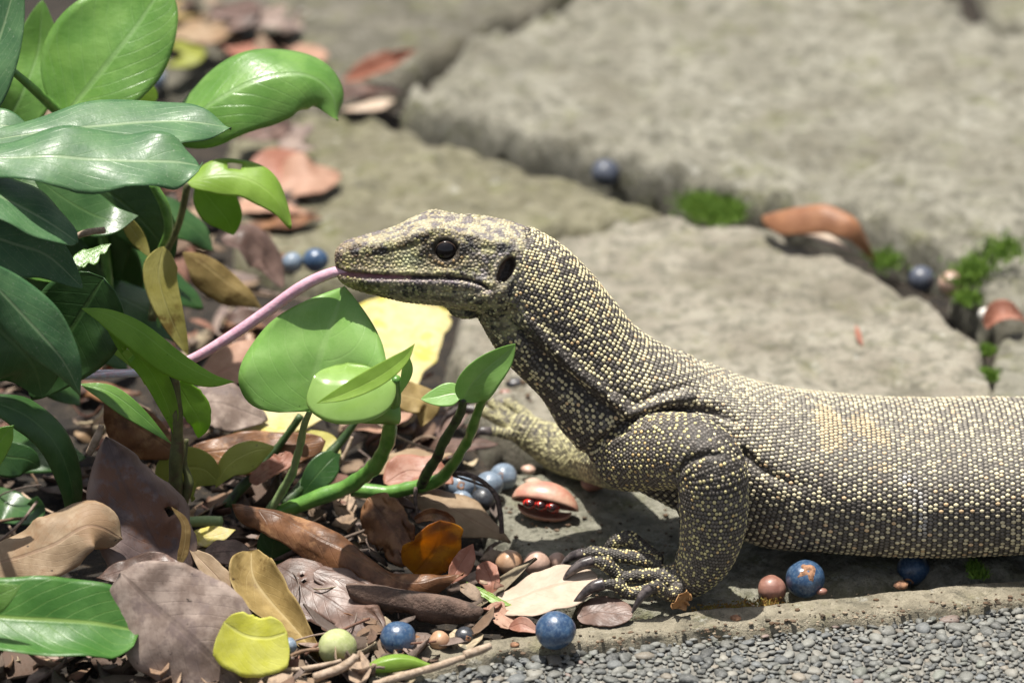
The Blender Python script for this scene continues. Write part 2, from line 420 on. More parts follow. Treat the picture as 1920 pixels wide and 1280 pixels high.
# moss in the joints
def moss(name_label, spots, n, seed):
    rs = np.random.RandomState(seed); V, F = [], []
    for i in range(n):
        cx, cy, z, rx, rz = spots[rs.randint(len(spots))]
        c = gz(cx + rs.normal(0, rx * 0.8), cy + rs.normal(0, min(rx * 0.45, 5 if z < -0.0005 and cy > 1100 else 99)), z); h = rs.uniform(0.0015, 0.004) * (0.35 if seed == 4 else 1); a = rs.uniform(0, 6.28)
        d = np.array([math.cos(a), math.sin(a), 0]); lean = rs.normal(0, 0.5, 3); lean[2] = 0
        b = len(V); V += [c - d * 0.0006, c + d * 0.0006, c + (np.array([0, 0, 1]) + lean) * h]; F.append((b, b + 1, b + 2))
        e = np.cross(d, [0, 0, 1]); b = len(V); V += [c - e * 0.0006, c + e * 0.0006, c + (np.array([0, 0, 1]) - lean * 0.7) * h * 0.9]; F.append((b, b + 1, b + 2))
    return obj('moss', mesh_np('moss', np.array(V), np.array(F)), M_MOSS)
M_MOSS = simple_mat('moss', (0.07, 0.15, 0.012), (0.15, 0.25, 0.025), 400, 0.8, 0.2, 900)
tag(moss('', [(1335, 392, 0.001, 34, 0), (1310, 386, 0.001, 22, 0), (1362, 398, 0.0, 20, 0)], 2200, 1), 'bright green moss in the joint beside the curled orange leaf', 'moss', None, 'stuff')
tag(moss('', [(1810, 520, 0.004, 22, 0), (1830, 500, 0.010, 22, 0), (1815, 560, 0.0, 14, 0), (1880, 470, 0.016, 26, 0), (1660, 490, -0.006, 20, 0), (1850, 660, 0.0, 8, 0), (1852, 705, 0.0, 10, 0)], 2600, 2), 'green moss tufts around the joint beside the pinkish nut', 'moss', None, 'stuff')
tag(moss('', [(1835, 1078, 0.0, 9, 0), (1825, 1065, 0.0, 8, 0)], 260, 3), 'small green moss tuft between kerb and stone under the belly', 'moss', None, 'stuff')
M_MOSSY = simple_mat('dry_moss', (0.26, 0.13, 0.03), (0.24, 0.20, 0.04), 300, 0.9, 0.2, 900)
MM = M_MOSS; M_MOSS = M_MOSSY
tag(moss('', [(1350, 1141, -0.001, 30, 0), (1400, 1135, -0.001, 30, 0), (1440, 1130, -0.001, 18, 0)], 420, 4), 'orange brown dry moss along the kerb beside the foot', 'moss', None, 'stuff')
M_MOSS = MM

# crumbs of soil and grit on kerb and stones
rs = np.random.RandomState(9); VV, FF, CC = [], [], []
CV, CF = pebble_mesh(1)
for i in range(640):
    if i < 60 or i > 420: x, y, z = rs.uniform(920, 1960), 0, 0.001; y = np.interp(x, [920, 1300, 1920], [1205, 1160, 1098]) + (rs.normal(0, 13) if i < 60 else 25 + rs.normal(0, 7))
    elif i < 330: x, y, z = rs.uniform(930, 1260), rs.uniform(880, 1150), -0.003
    else: x, y, z = rs.uniform(900, 1000), rs.uniform(690, 760), 0.003
    r_ = rs.choice([0.0004, 0.0007, 0.0011], p=[.6, .3, .1]); V = CV * (1 + 0.3 * vnoise(CV + i, 1.5, i % 13)[:, None]) * r_ * np.array([1.3, 1, 0.7]) + gz(x, y, z)
    VV.append(V); FF.append(CF + i * len(CV)); CC.append(np.tile(np.array([(0.05, 0.035, 0.02), (0.12, 0.08, 0.05), (0.25, 0.2, 0.14), (0.09, 0.055, 0.03)][rs.randint(4)]), (len(CV), 1)))
k = NT('grit'); k.set(Base_Color=k.attr(), Roughness=0.9)
o = obj('grit', mesh_np('grit', np.concatenate(VV), np.concatenate(FF), False, None, np.concatenate(CC)), k.m); tag(o, 'dark crumbs of soil and grit on kerb and stones', 'grit', None, 'stuff')
# ------------------------------------------------------------------ the monitor lizard
def sect_super(n=56, et=2.2, eb=2.4):
    a = np.linspace(0, 2 * math.pi, n, endpoint=False)
    c, s = np.cos(a), np.sin(a); e = np.where(s > 0, et, eb)
    return np.c_[np.sign(c) * np.abs(c) ** (2 / e), np.sign(s) * np.abs(s) ** (2 / e)]
def sect_head(n=56, flat=1.0):
    # half profile (w, z) from the crown down the cheek to the chin
    H = np.array([(0, 1.0), (0.28, 1.0), (0.52, 0.95), (0.70, 0.80), (0.76, 0.58), (0.82, 0.32), (0.93, 0.05), (1.0, -0.20), (0.97, -0.45), (0.82, -0.72), (0.52, -0.93), (0.25, -1.0), (0, -1.0)])
    h = catmull(H, n // 2 + 1)
    L = np.r_[0, np.cumsum(np.linalg.norm(np.diff(h, axis=0), axis=1))]; t = np.linspace(0, L[-1], n // 2 + 1)
    h = np.c_[np.interp(t, L, h[:, 0]), np.interp(t, L, h[:, 1])]
    return np.concatenate([h[:-1] * (-1, 1), h[::-1][:-1]])
def ring(top, bot, b, Yc, S):
    top, bot = np.array(top, float), np.array(bot, float)
    n2 = unit(top - bot); mid = (top + bot) / 2; h = np.linalg.norm(top - bot) / 2
    at_, ab_ = h, -h
    for _ in range(8):
        A = at(*(mid + n2 * at_), Yc); B = at(*(mid + n2 * ab_), Yc)
        c, u = (A + B) / 2, (A - B) / 2
        P = c + S[:, 1:2] * u + np.c_[np.zeros(len(S)), S[:, 0] * b, np.zeros(len(S))]
        q = (proj(P) - mid) @ n2
        at_ += (h - q.max()) * 0.8; ab_ += (-h - q.min()) * 0.8
    return P
def loft(rings, n):
    Rg = catmull(np.array(rings), n); nv = Rg.shape[1]
    V = Rg.reshape(-1, 3); F = [tuple(f) for f in gridfaces(n, nv, True)]
    V = np.concatenate([V, Rg[:1].mean(1), Rg[-1:].mean(1)])
    for j in range(nv):
        F.append((n * nv, (j + 1) % nv, j)); F.append((n * nv + 1, (n - 1) * nv + j, (n - 1) * nv + (j + 1) % nv))
    return V, F, Rg
mm = 0.001
S2 = sect_super()
SB = sect_super(56, 2.1, 2.9)
TR = [((1000, 428), (893, 598), 19, 0), ((1060, 464), (930, 660), 21, 0), ((1113, 514), (972, 703), 22, 0), ((1156, 568), (1012, 745), 23.5, 0),
      ((1200, 620), (1040, 792), 26, 0), ((1258, 658), (1085, 838), 29, 0), ((1330, 691), (1160, 893), 33, 1), ((1402, 712), (1285, 965), 37, 2),
      ((1482, 728), (1410, 1018), 41, 2), ((1562, 737), (1525, 1032), 44, 2), ((1660, 744), (1640, 1041), 46, 2), ((1760, 746), (1752, 1044), 47, 2),
      ((1905, 744), (1900, 1038), 47, 2), ((2080, 750), (2080, 1036), 45, 4), ((2240, 775), (2240, 1030), 38, 6), ((2400, 830), (2400, 1024), 25, 8),
      ((2650, 900), (2650, 1012), 15, 14), ((3000, 950), (3000, 1003), 7, 24), ((3300, 965), (3300, 992), 3, 34)]
rings = [ring(t, b, w * mm, y * mm, S2 if i < 7 else SB) for i, (t, b, w, y) in enumerate(TR)]
tV, tF, tR = loft(rings, 300)
SH = sect_head()
HD = [((627, 479), (632, 500), 3.2), ((631, 466), (636, 522), 6.0), ((645, 453), (650, 536), 8.4), ((672, 443), (675, 546), 10.4), ((705, 434), (706, 554), 12.2),
      ((742, 424), (742, 562), 14.2), ((775, 408), (775, 568), 16.8), ((812, 400), (812, 571), 19.2), ((850, 403), (850, 575), 21.0), ((900, 409), (896, 586), 22.6), ((945, 412), (930, 600), 22.5), ((985, 424), (960, 600), 20.5)]
hr = [ring(t, b, w * mm, 0.0, SH) for t, b, w in HD]
hV, hF, hR = loft(hr, 110)

def limb(st, n=60, nv=22, flat=1.0):
    C = catmull(np.array([at(a[0], a[1], a[2] * mm) for a in st]), n)
    r = catmull(np.array([[a[3] * mm] for a in st]), n)[:, 0]
    return C, r
LIMBS = {}
LIMBS['arm_near'] = limb([(1170, 850, -14, 17), (1225, 845, -30, 17.5), (1290, 846, -47, 16.5), (1330, 872, -57, 15.6), (1338, 930, -59, 15.4), (1336, 990, -59, 14.4), (1322, 1042, -58, 12.6), (1292, 1078, -57, 10.2), (1262, 1086, -57, 7.6), (1236, 1080, -57, 5.6)], 90, 26)
LIMBS['arm_far'] = limb([(1190, 860, 12, 15), (1150, 862, 36, 13.5), (1110, 856, 60, 12), (1060, 846, 76, 11), (1018, 826, 84, 9.5), (978, 804, 88, 7.5), (958, 796, 90, 5.5)], 60)
FN = {'a': [(1236, 1052, -46, 3.70), (1205, 1028, -40, 3.52), (1178, 1008, -36, 3.43), (1152, 1016, -35, 3.08), (1141, 1028, -35, 2.55)],
      'b': [(1240, 1060, -50, 3.70), (1195, 1046, -47, 3.26), (1150, 1041, -45, 2.99), (1120, 1036, -44, 2.82), (1098, 1037, -43, 2.38), (1088, 1041, -43, 1.94)],
      'c': [(1235, 1078, -58, 3.70), (1195, 1079, -57, 3.08), (1165, 1082, -56, 2.90), (1140, 1060, -55, 3.08), (1118, 1052, -55, 2.73), (1104, 1056, -55, 2.11)],
      'd': [(1238, 1098, -66, 3.52), (1205, 1109, -69, 2.90), (1178, 1112, -70, 2.82), (1157, 1097, -70, 2.90), (1138, 1094, -71, 2.55), (1124, 1098, -71, 2.02)],
      'e': [(1270, 1108, -66, 3.70), (1254, 1116, -72, 2.99), (1243, 1108, -74, 2.90), (1230, 1098, -76, 2.73), (1218, 1101, -77, 2.11)]}
FF_ = {'f': [(1000, 800, 88, 3.28), (982, 776, 98, 2.79), (956, 757, 106, 2.46), (940, 756, 108, 1.97)],
       'g': [(985, 802, 90, 3.28), (945, 773, 97, 2.79), (918, 752, 101, 2.46), (905, 750, 102, 1.97)],
       'h': [(968, 802, 90, 3.28), (925, 781, 93, 2.87), (898, 768, 94, 2.54), (886, 770, 94, 2.05)],
       'i': [(970, 815, 84, 3.28), (945, 812, 82, 2.79), (928, 808, 82, 2.46), (918, 811, 82, 1.97)]}
for kx, st in {**FN, **FF_}.items(): LIMBS['toe_' + kx] = limb(st, 30)
# hind legs (beyond the frame)
LIMBS['leg_near'] = limb([(2230, 920, -10, 20), (2190, 960, -58, 17), (2120, 1040, -92, 13), (2185, 1130, -104, 10), (2140, 1160, -106, 8), (2100, 1166, -107, 5)], 50)
LIMBS['leg_far'] = limb([(2230, 900, 10, 20), (2220, 850, 60, 17), (2150, 800, 98, 13), (2220, 785, 116, 10), (2170, 772, 122, 7)], 50)

for n_, (dx, dY) in enumerate(((-62, 14), (-75, 4), (-72, -8), (-55, -18))):
    LIMBS['hind_toe_%d' % n_] = limb([(2125, 1163, -106, 5), (2110 + dx * .5, 1160 - dY * .8, -106 + dY * .5, 3.6), (2110 + dx, 1170 - dY * 1.6, -106 + dY, 2.4)], 24)
tmp_V, tmp_F = [], []
def add_part(V, F):
    b = sum(len(v) for v in tmp_V); tmp_V.append(V); tmp_F.extend([tuple(i + b for i in f) for f in F])
add_part(tV, tF); add_part(hV, hF)
for kx, (C, r) in LIMBS.items(): add_part(*tube_np(C, r, 18))
# throat sac under the jaw hinge, cheek muscle, shoulder muscle
for (px, py, Y, rx, ry, rz) in ((876, 574, 0, 9, 9, 5), (1185, 855, -22, 15, 13, 16), (1260, 812, -34, 14, 12, 9)):
    c = at(px, py, Y * mm); add_part(PV * np.array([rx, ry, rz]) * mm + c, [tuple(f) for f in PF])
tmp = bpy.data.objects.new('tmp', mesh_np('tmp', np.concatenate(tmp_V), tmp_F)); COL.objects.link(tmp)
bm = bmesh.new(); bm.from_mesh(tmp.data); bmesh.ops.recalc_face_normals(bm, faces=bm.faces); bm.to_mesh(tmp.data); bm.free()
md = tmp.modifiers.new('r', 'REMESH'); md.mode = 'VOXEL'; md.voxel_size = 0.00085; md.use_smooth_shade = True
md = tmp.modifiers.new('s', 'SMOOTH'); md.factor = 0.5; md.iterations = 7
dg = bpy.context.evaluated_depsgraph_get(); dg.update()
ev = tmp.evaluated_get(dg); body_me = bpy.data.meshes.new_from_object(ev)
bpy.data.objects.remove(tmp)
nV = len(body_me.vertices)
BV = np.empty(nV * 3, np.float32); body_me.vertices.foreach_get('co', BV); BV = BV.reshape(-1, 3).astype(float)
BN = np.empty(nV * 3, np.float32); body_me.vertices.foreach_get('normal', BN); BN = BN.reshape(-1, 3).astype(float)

# folds, mouth, eye socket and ear as relief: pixel curves on the near flank, mirrored to the other flank
def side_px(P, N):
    M = P.copy(); flip = N[:, 1] > 0; M[flip, 1] *= -1
    return proj(M), np.abs(N[:, 1])
def curve_dist(q, poly, n=60):
    c = catmull(np.array(poly, float), n); best = np.full(len(q), 1e9); sgn = np.zeros(len(q)); par = np.zeros(len(q))
    for i in range(n - 1):
        a, b = c[i], c[i + 1]; e = b - a; w = q - a
        t = np.clip((w @ e) / (e @ e), 0, 1); d = np.linalg.norm(w - t[:, None] * e, axis=1)
        m = d < best; best[m] = d[m]; sgn[m] = (e[0] * w[m, 1] - e[1] * w[m, 0]); par[m] = (i + t[m]) / (n - 1)
    return best, np.sign(sgn), par
MOUTH = [(630, 507), (650, 513), (690, 517), (740, 519), (790, 520), (840, 521), (875, 524), (900, 532), (915, 540)]
EYE = np.array([836.0, 467.0])
EAR = np.array([949.0, 507.0])
def ear_d(q):
    d = q - EAR; ca, sa = math.cos(R(-62)), math.sin(R(-62))
    x = d[:, 0] * ca + d[:, 1] * sa; y = -d[:, 0] * sa + d[:, 1] * ca
    return np.sqrt((x / 29) ** 2 + (y / 14) ** 2), y
q, ny = side_px(BV, BN)
sidew = sstep(ny, 0.10, 0.35)
headz = (q[:, 0] < 1010) & (q[:, 1] < 640) & (np.abs(BV[:, 1]) < 0.03)
disp = np.zeros(nV)
def near(poly, pad):
    p = np.array(poly); return (q[:, 0] > p[:, 0].min() - pad) & (q[:, 0] < p[:, 0].max() + pad) & (q[:, 1] > p[:, 1].min() - pad) & (q[:, 1] < p[:, 1].max() + pad) & (np.abs(BV[:, 1]) < 0.075)
def relief(poly, fn, pad=40, mask=None):
    m = near(poly, pad)
    if mask is not None: m &= mask
    d, s, t = curve_dist(q[m], poly); disp[m] += fn(d, s, t) * sidew[m]
# mouth line: groove with a lip roll above and below
relief(MOUTH, lambda d, s, t: -2.2e-3 * np.exp(-(d / (3.0 + 2.5 * (1 - t) ** 2)) ** 2) + 0.5e-3 * np.exp(-((d - 9) / 5) ** 2), 30, headz)
relief([(690, 478), (730, 472), (770, 462), (800, 452)], lambda d, s, t: -0.9e-3 * np.exp(-(d / 7) ** 2) * np.sin(np.pi * np.clip(t, 0.02, 1)) ** .5, 30, headz)      # groove under the canthus
relief([(770, 448), (800, 436), (836, 430), (870, 436), (905, 450), (940, 462)], lambda d, s, t: 1.9e-3 * np.exp(-(d / 8) ** 2) * np.sin(np.pi * np.clip(t, 0.05, 0.95)) ** .6, 40, headz)   # brow
relief([(880, 468), (920, 466), (955, 470)], lambda d, s, t: -0.7e-3 * np.exp(-(d / 8) ** 2), 30, headz)
relief([(830, 550), (870, 546), (905, 545), (930, 540)], lambda d, s, t: -0.8e-3 * np.exp(-(d / 4) ** 2), 30, headz)
relief([(840, 575), (890, 562), (930, 556), (950, 545)], lambda d, s, t: 0.7e-3 * np.exp(-(d / 8) ** 2), 30, headz)
de = np.linalg.norm((q - EYE) * (1, 1.15), axis=1); m = headz & (de < 70)
disp[m] += sidew[m] * (-3.0e-3 * sstep(-de[m], -27, -17) + 0.12e-3 * np.exp(-((de[m] - 31) / 4) ** 2) - 0.25e-3 * np.exp(-((de[m] - 40) / 4) ** 2) + 0.2e-3 * np.exp(-((de[m] - 47) / 4) ** 2))
dE, eY = ear_d(q); m = headz & (dE < 2.6)
disp[m] += sidew[m] * (-4.2e-3 * sstep(-dE[m], -1.05, -0.55) + 0.9e-3 * np.exp(-((dE[m] - 1.35) / 0.28) ** 2))
dn = np.linalg.norm(q - np.array([672, 462]), axis=1); m = headz & (dn < 25); disp[m] -= sidew[m] * 1.2e-3 * np.exp(-(dn[m] / 5) ** 2)
nb = (BV[:, 0] > at(900, 600, 0)[0])
relief([(985, 600), (1040, 655), (1095, 706), (1140, 742), (1182, 775)], lambda d, s, t: (3.4e-3 * np.exp(-(d / 12) ** 2) - 5.0e-3 * np.exp(-((d - 28) / 18) ** 2) * (s > 0)) * np.sin(np.pi * np.clip(t * .9 + .08, 0, 1)) ** .5, 70, nb)
relief([(1100, 848), (1150, 812), (1190, 790), (1250, 772), (1320, 768), (1380, 788)], lambda d, s, t: (-3.4e-3 * np.exp(-(d / 8) ** 2) + 1.6e-3 * np.exp(-((d - 18) / 9) ** 2)) * np.sin(np.pi * np.clip(t, 0.04, 0.97)) ** .5, 50, nb)
relief([(1150, 752), (1195, 776), (1240, 756), (1290, 742)], lambda d, s, t: 1.2e-3 * np.exp(-(d / 12) ** 2) - 0.9e-3 * np.exp(-((d - 20) / 7) ** 2), 60, nb)
relief([(1395, 850), (1430, 880), (1480, 905), (1540, 915)], lambda d, s, t: -3.2e-3 * np.exp(-(d / 11) ** 2) * (1 - t), 50, nb)
relief([(1266, 890), (1285, 866), (1320, 852), (1350, 852)], lambda d, s, t: -2.6e-3 * np.exp(-(d / 7) ** 2) * np.sin(np.pi * np.clip(t, 0.1, 0.95)) ** .5, 40, nb)
relief([(1708, 905), (1722, 950), (1722, 1000)], lambda d, s, t: -1.0e-3 * np.exp(-(d / 7) ** 2), 40, nb)
for f in ([(905, 560), (925, 600), (960, 640)], [(925, 555), (950, 600), (985, 640)], [(890, 575), (905, 605), (930, 640)]):
    relief(f, lambda d, s, t: -0.5e-3 * np.exp(-(d / 5) ** 2), 40)
disp += 0.0005 * fbm(BV, 60, 3, 77)
BV = BV + BN * disp[:, None]
body_me.vertices.foreach_set('co', BV.astype(np.float32).ravel()); body_me.update()
body_me.vertices.foreach_get('normal', (bn := np.empty(nV * 3, np.float32))); BN = bn.reshape(-1, 3).astype(float)

# ---- colour of the hide
def in_poly(q, poly): return poly_dist(q, np.array(poly, float))
def hide_colour(P, N, base):
    """base: dark interstitial skin; returns colour and the head mask"""
    q, ny = side_px(P, N); n1 = fbm(P, 160, 3, 5); n2 = fbm(P, 420, 2, 8)
    col = np.tile(np.array([0.030, 0.028, 0.028]), (len(P), 1)) * base
    return col, q, ny, n1, n2
def head_colour(P, q, ny, rnd):
    n1 = fbm(P, 210, 3, 21); n2 = vnoise(P, 520, 31)
    c = np.tile(np.array([0.30, 0.265, 0.175]), (len(P), 1))
    dark = np.array([0.060, 0.052, 0.045]); pale = np.array([0.43, 0.40, 0.25]); olive = np.array([0.27, 0.26, 0.09]); grey = np.array([0.24, 0.23, 0.24])
    def lay(m, k): 
        nonlocal c
        c = c * (1 - m[:, None]) + np.asarray(k) * m[:, None]
    topm = sstep(-ny, -0.62, -0.30) * (q[:, 1] < 470)
    lay(sstep(n1 + rnd * 0.35, 0.0, 0.25) * 0.75, dark)                       # general mottling
    lay(topm * sstep(n1 + rnd * 0.5, -0.4, 0.1) * 0.8, (0.42, 0.385, 0.265))
    lay(topm * sstep(rnd + n2 * .5, 0.35, 0.6) * 0.75, (0.15, 0.135, 0.14))
    sn = sstep(-q[:, 0], -720, -650)
    lay(sn * 0.55, (0.20, 0.155, 0.105))
    lay(sn * sstep(q[:, 1], 480, 500) * sstep(rnd, -.2, .3) * 0.7, olive)
    d, s, t = curve_dist(q, [(660, 470), (700, 474), (740, 468), (790, 450), (815, 440)]); lay(np.exp(-(d / 9) ** 2) * 0.9, (0.075, 0.055, 0.03))
    d = np.linalg.norm((q - np.array([765, 487])) * (1, 1.3), axis=1); lay(np.exp(-(d / 26) ** 2) * 0.75 * sstep(rnd, -.7, -.1), (0.43, 0.45, 0.27))
    d, s, t = curve_dist(q, [(870, 462), (910, 466), (950, 470)]); lay(np.exp(-(d / 10) ** 2) * 0.75, (0.055, 0.052, 0.055))
    d, s, t = curve_dist(q, [(795, 446), (830, 440), (872, 448)]); lay(np.exp(-(d / 6) ** 2) * 0.6, (0.07, 0.06, 0.035))  # shade beneath the brow, painted into the colour
    lay((q[:, 1] > 524) * sstep(rnd + n1, 0.0, 0.4) * 0.65, (0.07, 0.068, 0.055))
    lay((q[:, 1] > 524) * sstep(-rnd + n1 * .4, 0.2, 0.5) * 0.6, (0.40, 0.40, 0.25))
    lay((q[:, 0] < 730) * (q[:, 1] > 530) * 0.45, olive * 0.7)
    ck = sstep(q[:, 0], 870, 900) * (q[:, 1] > 475) * (q[:, 1] < 530)
    lay(ck * sstep(rnd, -.3, .3) * 0.6, (0.36, 0.33, 0.31)); lay(ck * sstep(-rnd, .45, .7) * 0.8, dark)
    lay(sstep(fbm(P, 300, 3, 63), 0.02, 0.2) * (ny > 0.3) * 0.62, (0.085, 0.075, 0.06))
    lay(sstep(fbm(P, 330, 3, 91), 0.05, 0.25) * (ny > 0.3) * 0.5, (0.40, 0.38, 0.20))
    lay(topm * sstep(fbm(P, 380, 3, 41), 0.0, 0.2) * 0.7, (0.13, 0.115, 0.125))
    de_ = np.linalg.norm((q - EYE) * (1, 1.15), axis=1); lay(np.exp(-((de_ - 27) / 8) ** 2) * (ny > 0.2) * 0.9, (0.06, 0.048, 0.03))
    d, s, t = curve_dist(q, [(808, 480), (836, 495), (866, 482)]); lay(np.exp(-(d / 3.5) ** 2) * 0.8, (0.36, 0.27, 0.15))
    d, s, t = curve_dist(q, [(800, 488), (834, 505), (872, 490)]); lay(np.exp(-(d / 3.5) ** 2) * 0.6, (0.32, 0.27, 0.16))
    d, s, t = curve_dist(q, [(812, 450), (838, 442), (866, 452)]); lay(np.exp(-(d / 3.5) ** 2) * 0.75, (0.42, 0.38, 0.22))  # upper lid arc painted pale, as if catching the light
    d, s, t = curve_dist(q, [(790, 478), (806, 474)]); lay(np.exp(-(d / 5) ** 2) * 0.8, (0.05, 0.04, 0.03))
    d, s, t = curve_dist(q, MOUTH[2:]); lay(np.exp(-((d - 8) / 5) ** 2) * (s > 0) * 0.5, (0.34, 0.29, 0.30))
    mu = np.array([0.25, 0.225, 0.16]); c = np.clip(mu + (c - mu) * 1.45, 0.02, 0.7)
    return c
q, ny = side_px(BV, BN)
skin = np.tile(np.array([0.034, 0.028, 0.022]), (nV, 1))
hm = headz & (q[:, 0] < 985)
skin[hm] = head_colour(BV[hm], q[hm], ny[hm], vnoise(BV[hm], 900, 3) * .5) * 0.8
d, s, t = curve_dist(q[headz], MOUTH); g_ = np.exp(-(d / (2.6 + 2.5 * (1 - t) ** 2)) ** 2)[:, None] * sidew[headz][:, None]
mcol = np.where((t < 0.45)[:, None], np.array([0.34, 0.13, 0.15]), np.array([0.03, 0.012, 0.01]))
skin[headz] = skin[headz] * (1 - g_) + mcol * g_
m = headz & (dE < 1.25); w_ = (sstep(-dE[m], -1.2, -0.9) * sidew[m])[:, None]
skin[m] = skin[m] * (1 - w_) + np.where((eY[m] < -2)[:, None], np.array([0.10, 0.06, 0.04]), np.array([0.022, 0.015, 0.010])) * w_
m = headz & (de < 46); w_ = (np.exp(-((de[m] - 31) / 9) ** 2) * sidew[m])[:, None]; skin[m] = skin[m] * (1 - w_) + np.array([0.07, 0.055, 0.035]) * w_
w_ = (sstep(-de[m], -26, -20) * sidew[m])[:, None]; skin[m] = skin[m] * (1 - w_) + np.array([0.02, 0.015, 0.01]) * w_
a = body_me.color_attributes.new('Col', 'FLOAT_COLOR', 'POINT'); cc = np.ones((nV, 4), np.float32); cc[:, :3] = skin; a.data.foreach_set('color', cc.ravel())
k = NT('lizard_skin')
k.set(Base_Color=k.mix(k.math('MULTIPLY', k.ramp(k.noise(900, 3), 0.45, 0.7), 0.4), k.attr(), (0.10, 0.09, 0.08)), Roughness=0.62, Normal=k.bump(k.voronoi(900), 0.6, 0.0006))
M_SKIN = k.m
k = NT('lizard_scale')
k.set(Base_Color=k.mix(k.math('MULTIPLY', k.ramp(k.noise(1100, 3), 0.5, 0.75), 0.35), k.attr(), (0.30, 0.27, 0.21)), Roughness=0.50, Normal=k.bump(k.noise(2200, 3), 0.25, 0.0003))
k.b.inputs['Specular IOR Level'].default_value = 0.38
M_SCALE = k.m

lizard = empty('monitor_lizard'); tag(lizard, 'dark monitor lizard with cream dotted scales and raised head flicking its tongue', 'lizard')
body = obj('body', body_me, M_SKIN, lizard)

# ---- bead scales laid in rows and pushed onto the hide
bvh = BVHTree.FromPolygons(BV.tolist(), [tuple(p.vertices) for p in body_me.polygons])
cand = []     # (point, axis, spacing_len, spacing_wid, kind, i, j)
def rows(Rg, ds, dw, kind, s0=0, s1=1, ref=None):
    C = Rg.mean(1); L = np.r_[0, np.cumsum(np.linalg.norm(np.diff(C, axis=0), axis=1))]
    i = 0; s = L[-1] * s0
    while s < L[-1] * s1:
        f = np.interp(s, L, np.arange(len(L))); k0 = int(f); k1 = min(k0 + 1, len(Rg) - 1)
        rg = Rg[k0] * (1 - (f - k0)) + Rg[k1] * (f - k0); ax = unit(C[min(k1 + 1, len(C) - 1)] - C[max(k0 - 1, 0)])
        cl = np.vstack([rg, rg[:1]]); al = np.r_[0, np.cumsum(np.linalg.norm(np.diff(cl, axis=0), axis=1))]
        per = al[-1]; px = np.abs((rg - rg.mean(0)) @ np.array([0, -1, 0.25])).argmax() if ref is None else ref
        st = al[np.argmax((rg - rg.mean(0)) @ np.array([0, -1.0, 0.3]))]
        dsl, dwl = (ds(s / L[-1]), dw(s / L[-1])) if callable(ds) else (ds, dw)
        n = max(6, int(round(per / dwl)))
        for j in range(-(n // 2), n - n // 2):
            aa = (st + (j + 0.5 * (i % 2)) * per / n) % per
            p = np.array([np.interp(aa, al, cl[:, c]) for c in range(3)])
            cand.append((p, ax, dsl, per / n, kind, i, j))
        s += dsl; i += 1
def limb_rings(C, r, nv=20):
    T, N, B = frames(C); a = np.linspace(0, 2 * math.pi, nv, endpoint=False)
    return C[:, None] + r[:, None, None] * (np.cos(a)[None, :, None] * N[:, None] + np.sin(a)[None, :, None] * B[:, None])
rows(tR[:, :, :], lambda t: np.interp(t, [0, .04, .10, .3, 1], [1.7, 1.95, 2.2, 2.3, 2.5]) * mm, lambda t: np.interp(t, [0, .04, .10, .3, 1], [1.5, 1.7, 1.85, 1.95, 2.1]) * mm, 0, 0.0, 0.62)
n_t = len(cand)
rows(limb_rings(*LIMBS['arm_near']), lambda t: np.interp(t, [0, .6, .8, 1], [1.95, 1.9, 1.6, 1.4]) * mm, lambda t: np.interp(t, [0, .6, .8, 1], [1.78, 1.72, 1.45, 1.25]) * mm, 1)
rows(limb_rings(*LIMBS['arm_far']), lambda t: 2.1 * mm, lambda t: 1.9 * mm, 2)
for kx in FN: rows(limb_rings(*LIMBS['toe_' + kx]), lambda t: 1.35 * mm, lambda t: 1.2 * mm, 3, 0, 0.97)
for kx in FF_: rows(limb_rings(*LIMBS['toe_' + kx]), lambda t: 1.5 * mm, lambda t: 1.4 * mm, 2, 0, 0.97)
rows(limb_rings(*LIMBS['leg_near']), lambda t: 2.8 * mm, lambda t: 2.6 * mm, 1); rows(limb_rings(*LIMBS['leg_far']), lambda t: 2.8 * mm, lambda t: 2.6 * mm, 2)
# area-weighted darts: fine scales of the head, and fillers wherever the rows leave bare hide
tri = np.array([p.vertices[:3] for p in body_me.polygons])
ar = np.linalg.norm(np.cross(BV[tri[:, 1]] - BV[tri[:, 0]], BV[tri[:, 2]] - BV[tri[:, 0]]), axis=1)
cen = BV[tri].mean(1); hx = (proj(cen)[:, 0] < 1000) & (cen[:, 2] > at(960, 660, 0)[2]) & (np.abs(cen[:, 1]) < 0.032)
def darts(w, n): return RNG.choice(len(tri), n, p=w / w.sum())
for f in darts(ar * hx, 46000):
    a_, b_ = sorted(RNG.random(2)); P = BV[tri[f]]; p = P[0] * a_ + P[1] * (b_ - a_) + P[2] * (1 - b_)
    cand.append((p, np.array([1.0, 0, 0]), 1.32 * mm, 1.2 * mm, 5, 0, 0))
for f in darts(ar * (cen[:, 0] < at(2150, 900, 0)[0]) * (1 - hx), 60000):
    cand.append((cen[f], np.array([1.0, 0, -0.4]), 1.6 * mm, 1.5 * mm, 6, 0, 0))
cp = np.array([c[0] for c in cand]); ck_ = np.array([c[4] for c in cand]); csl = np.array([c[2] for c in cand]); csw = np.array([c[3] for c in cand])
ends_ = {}
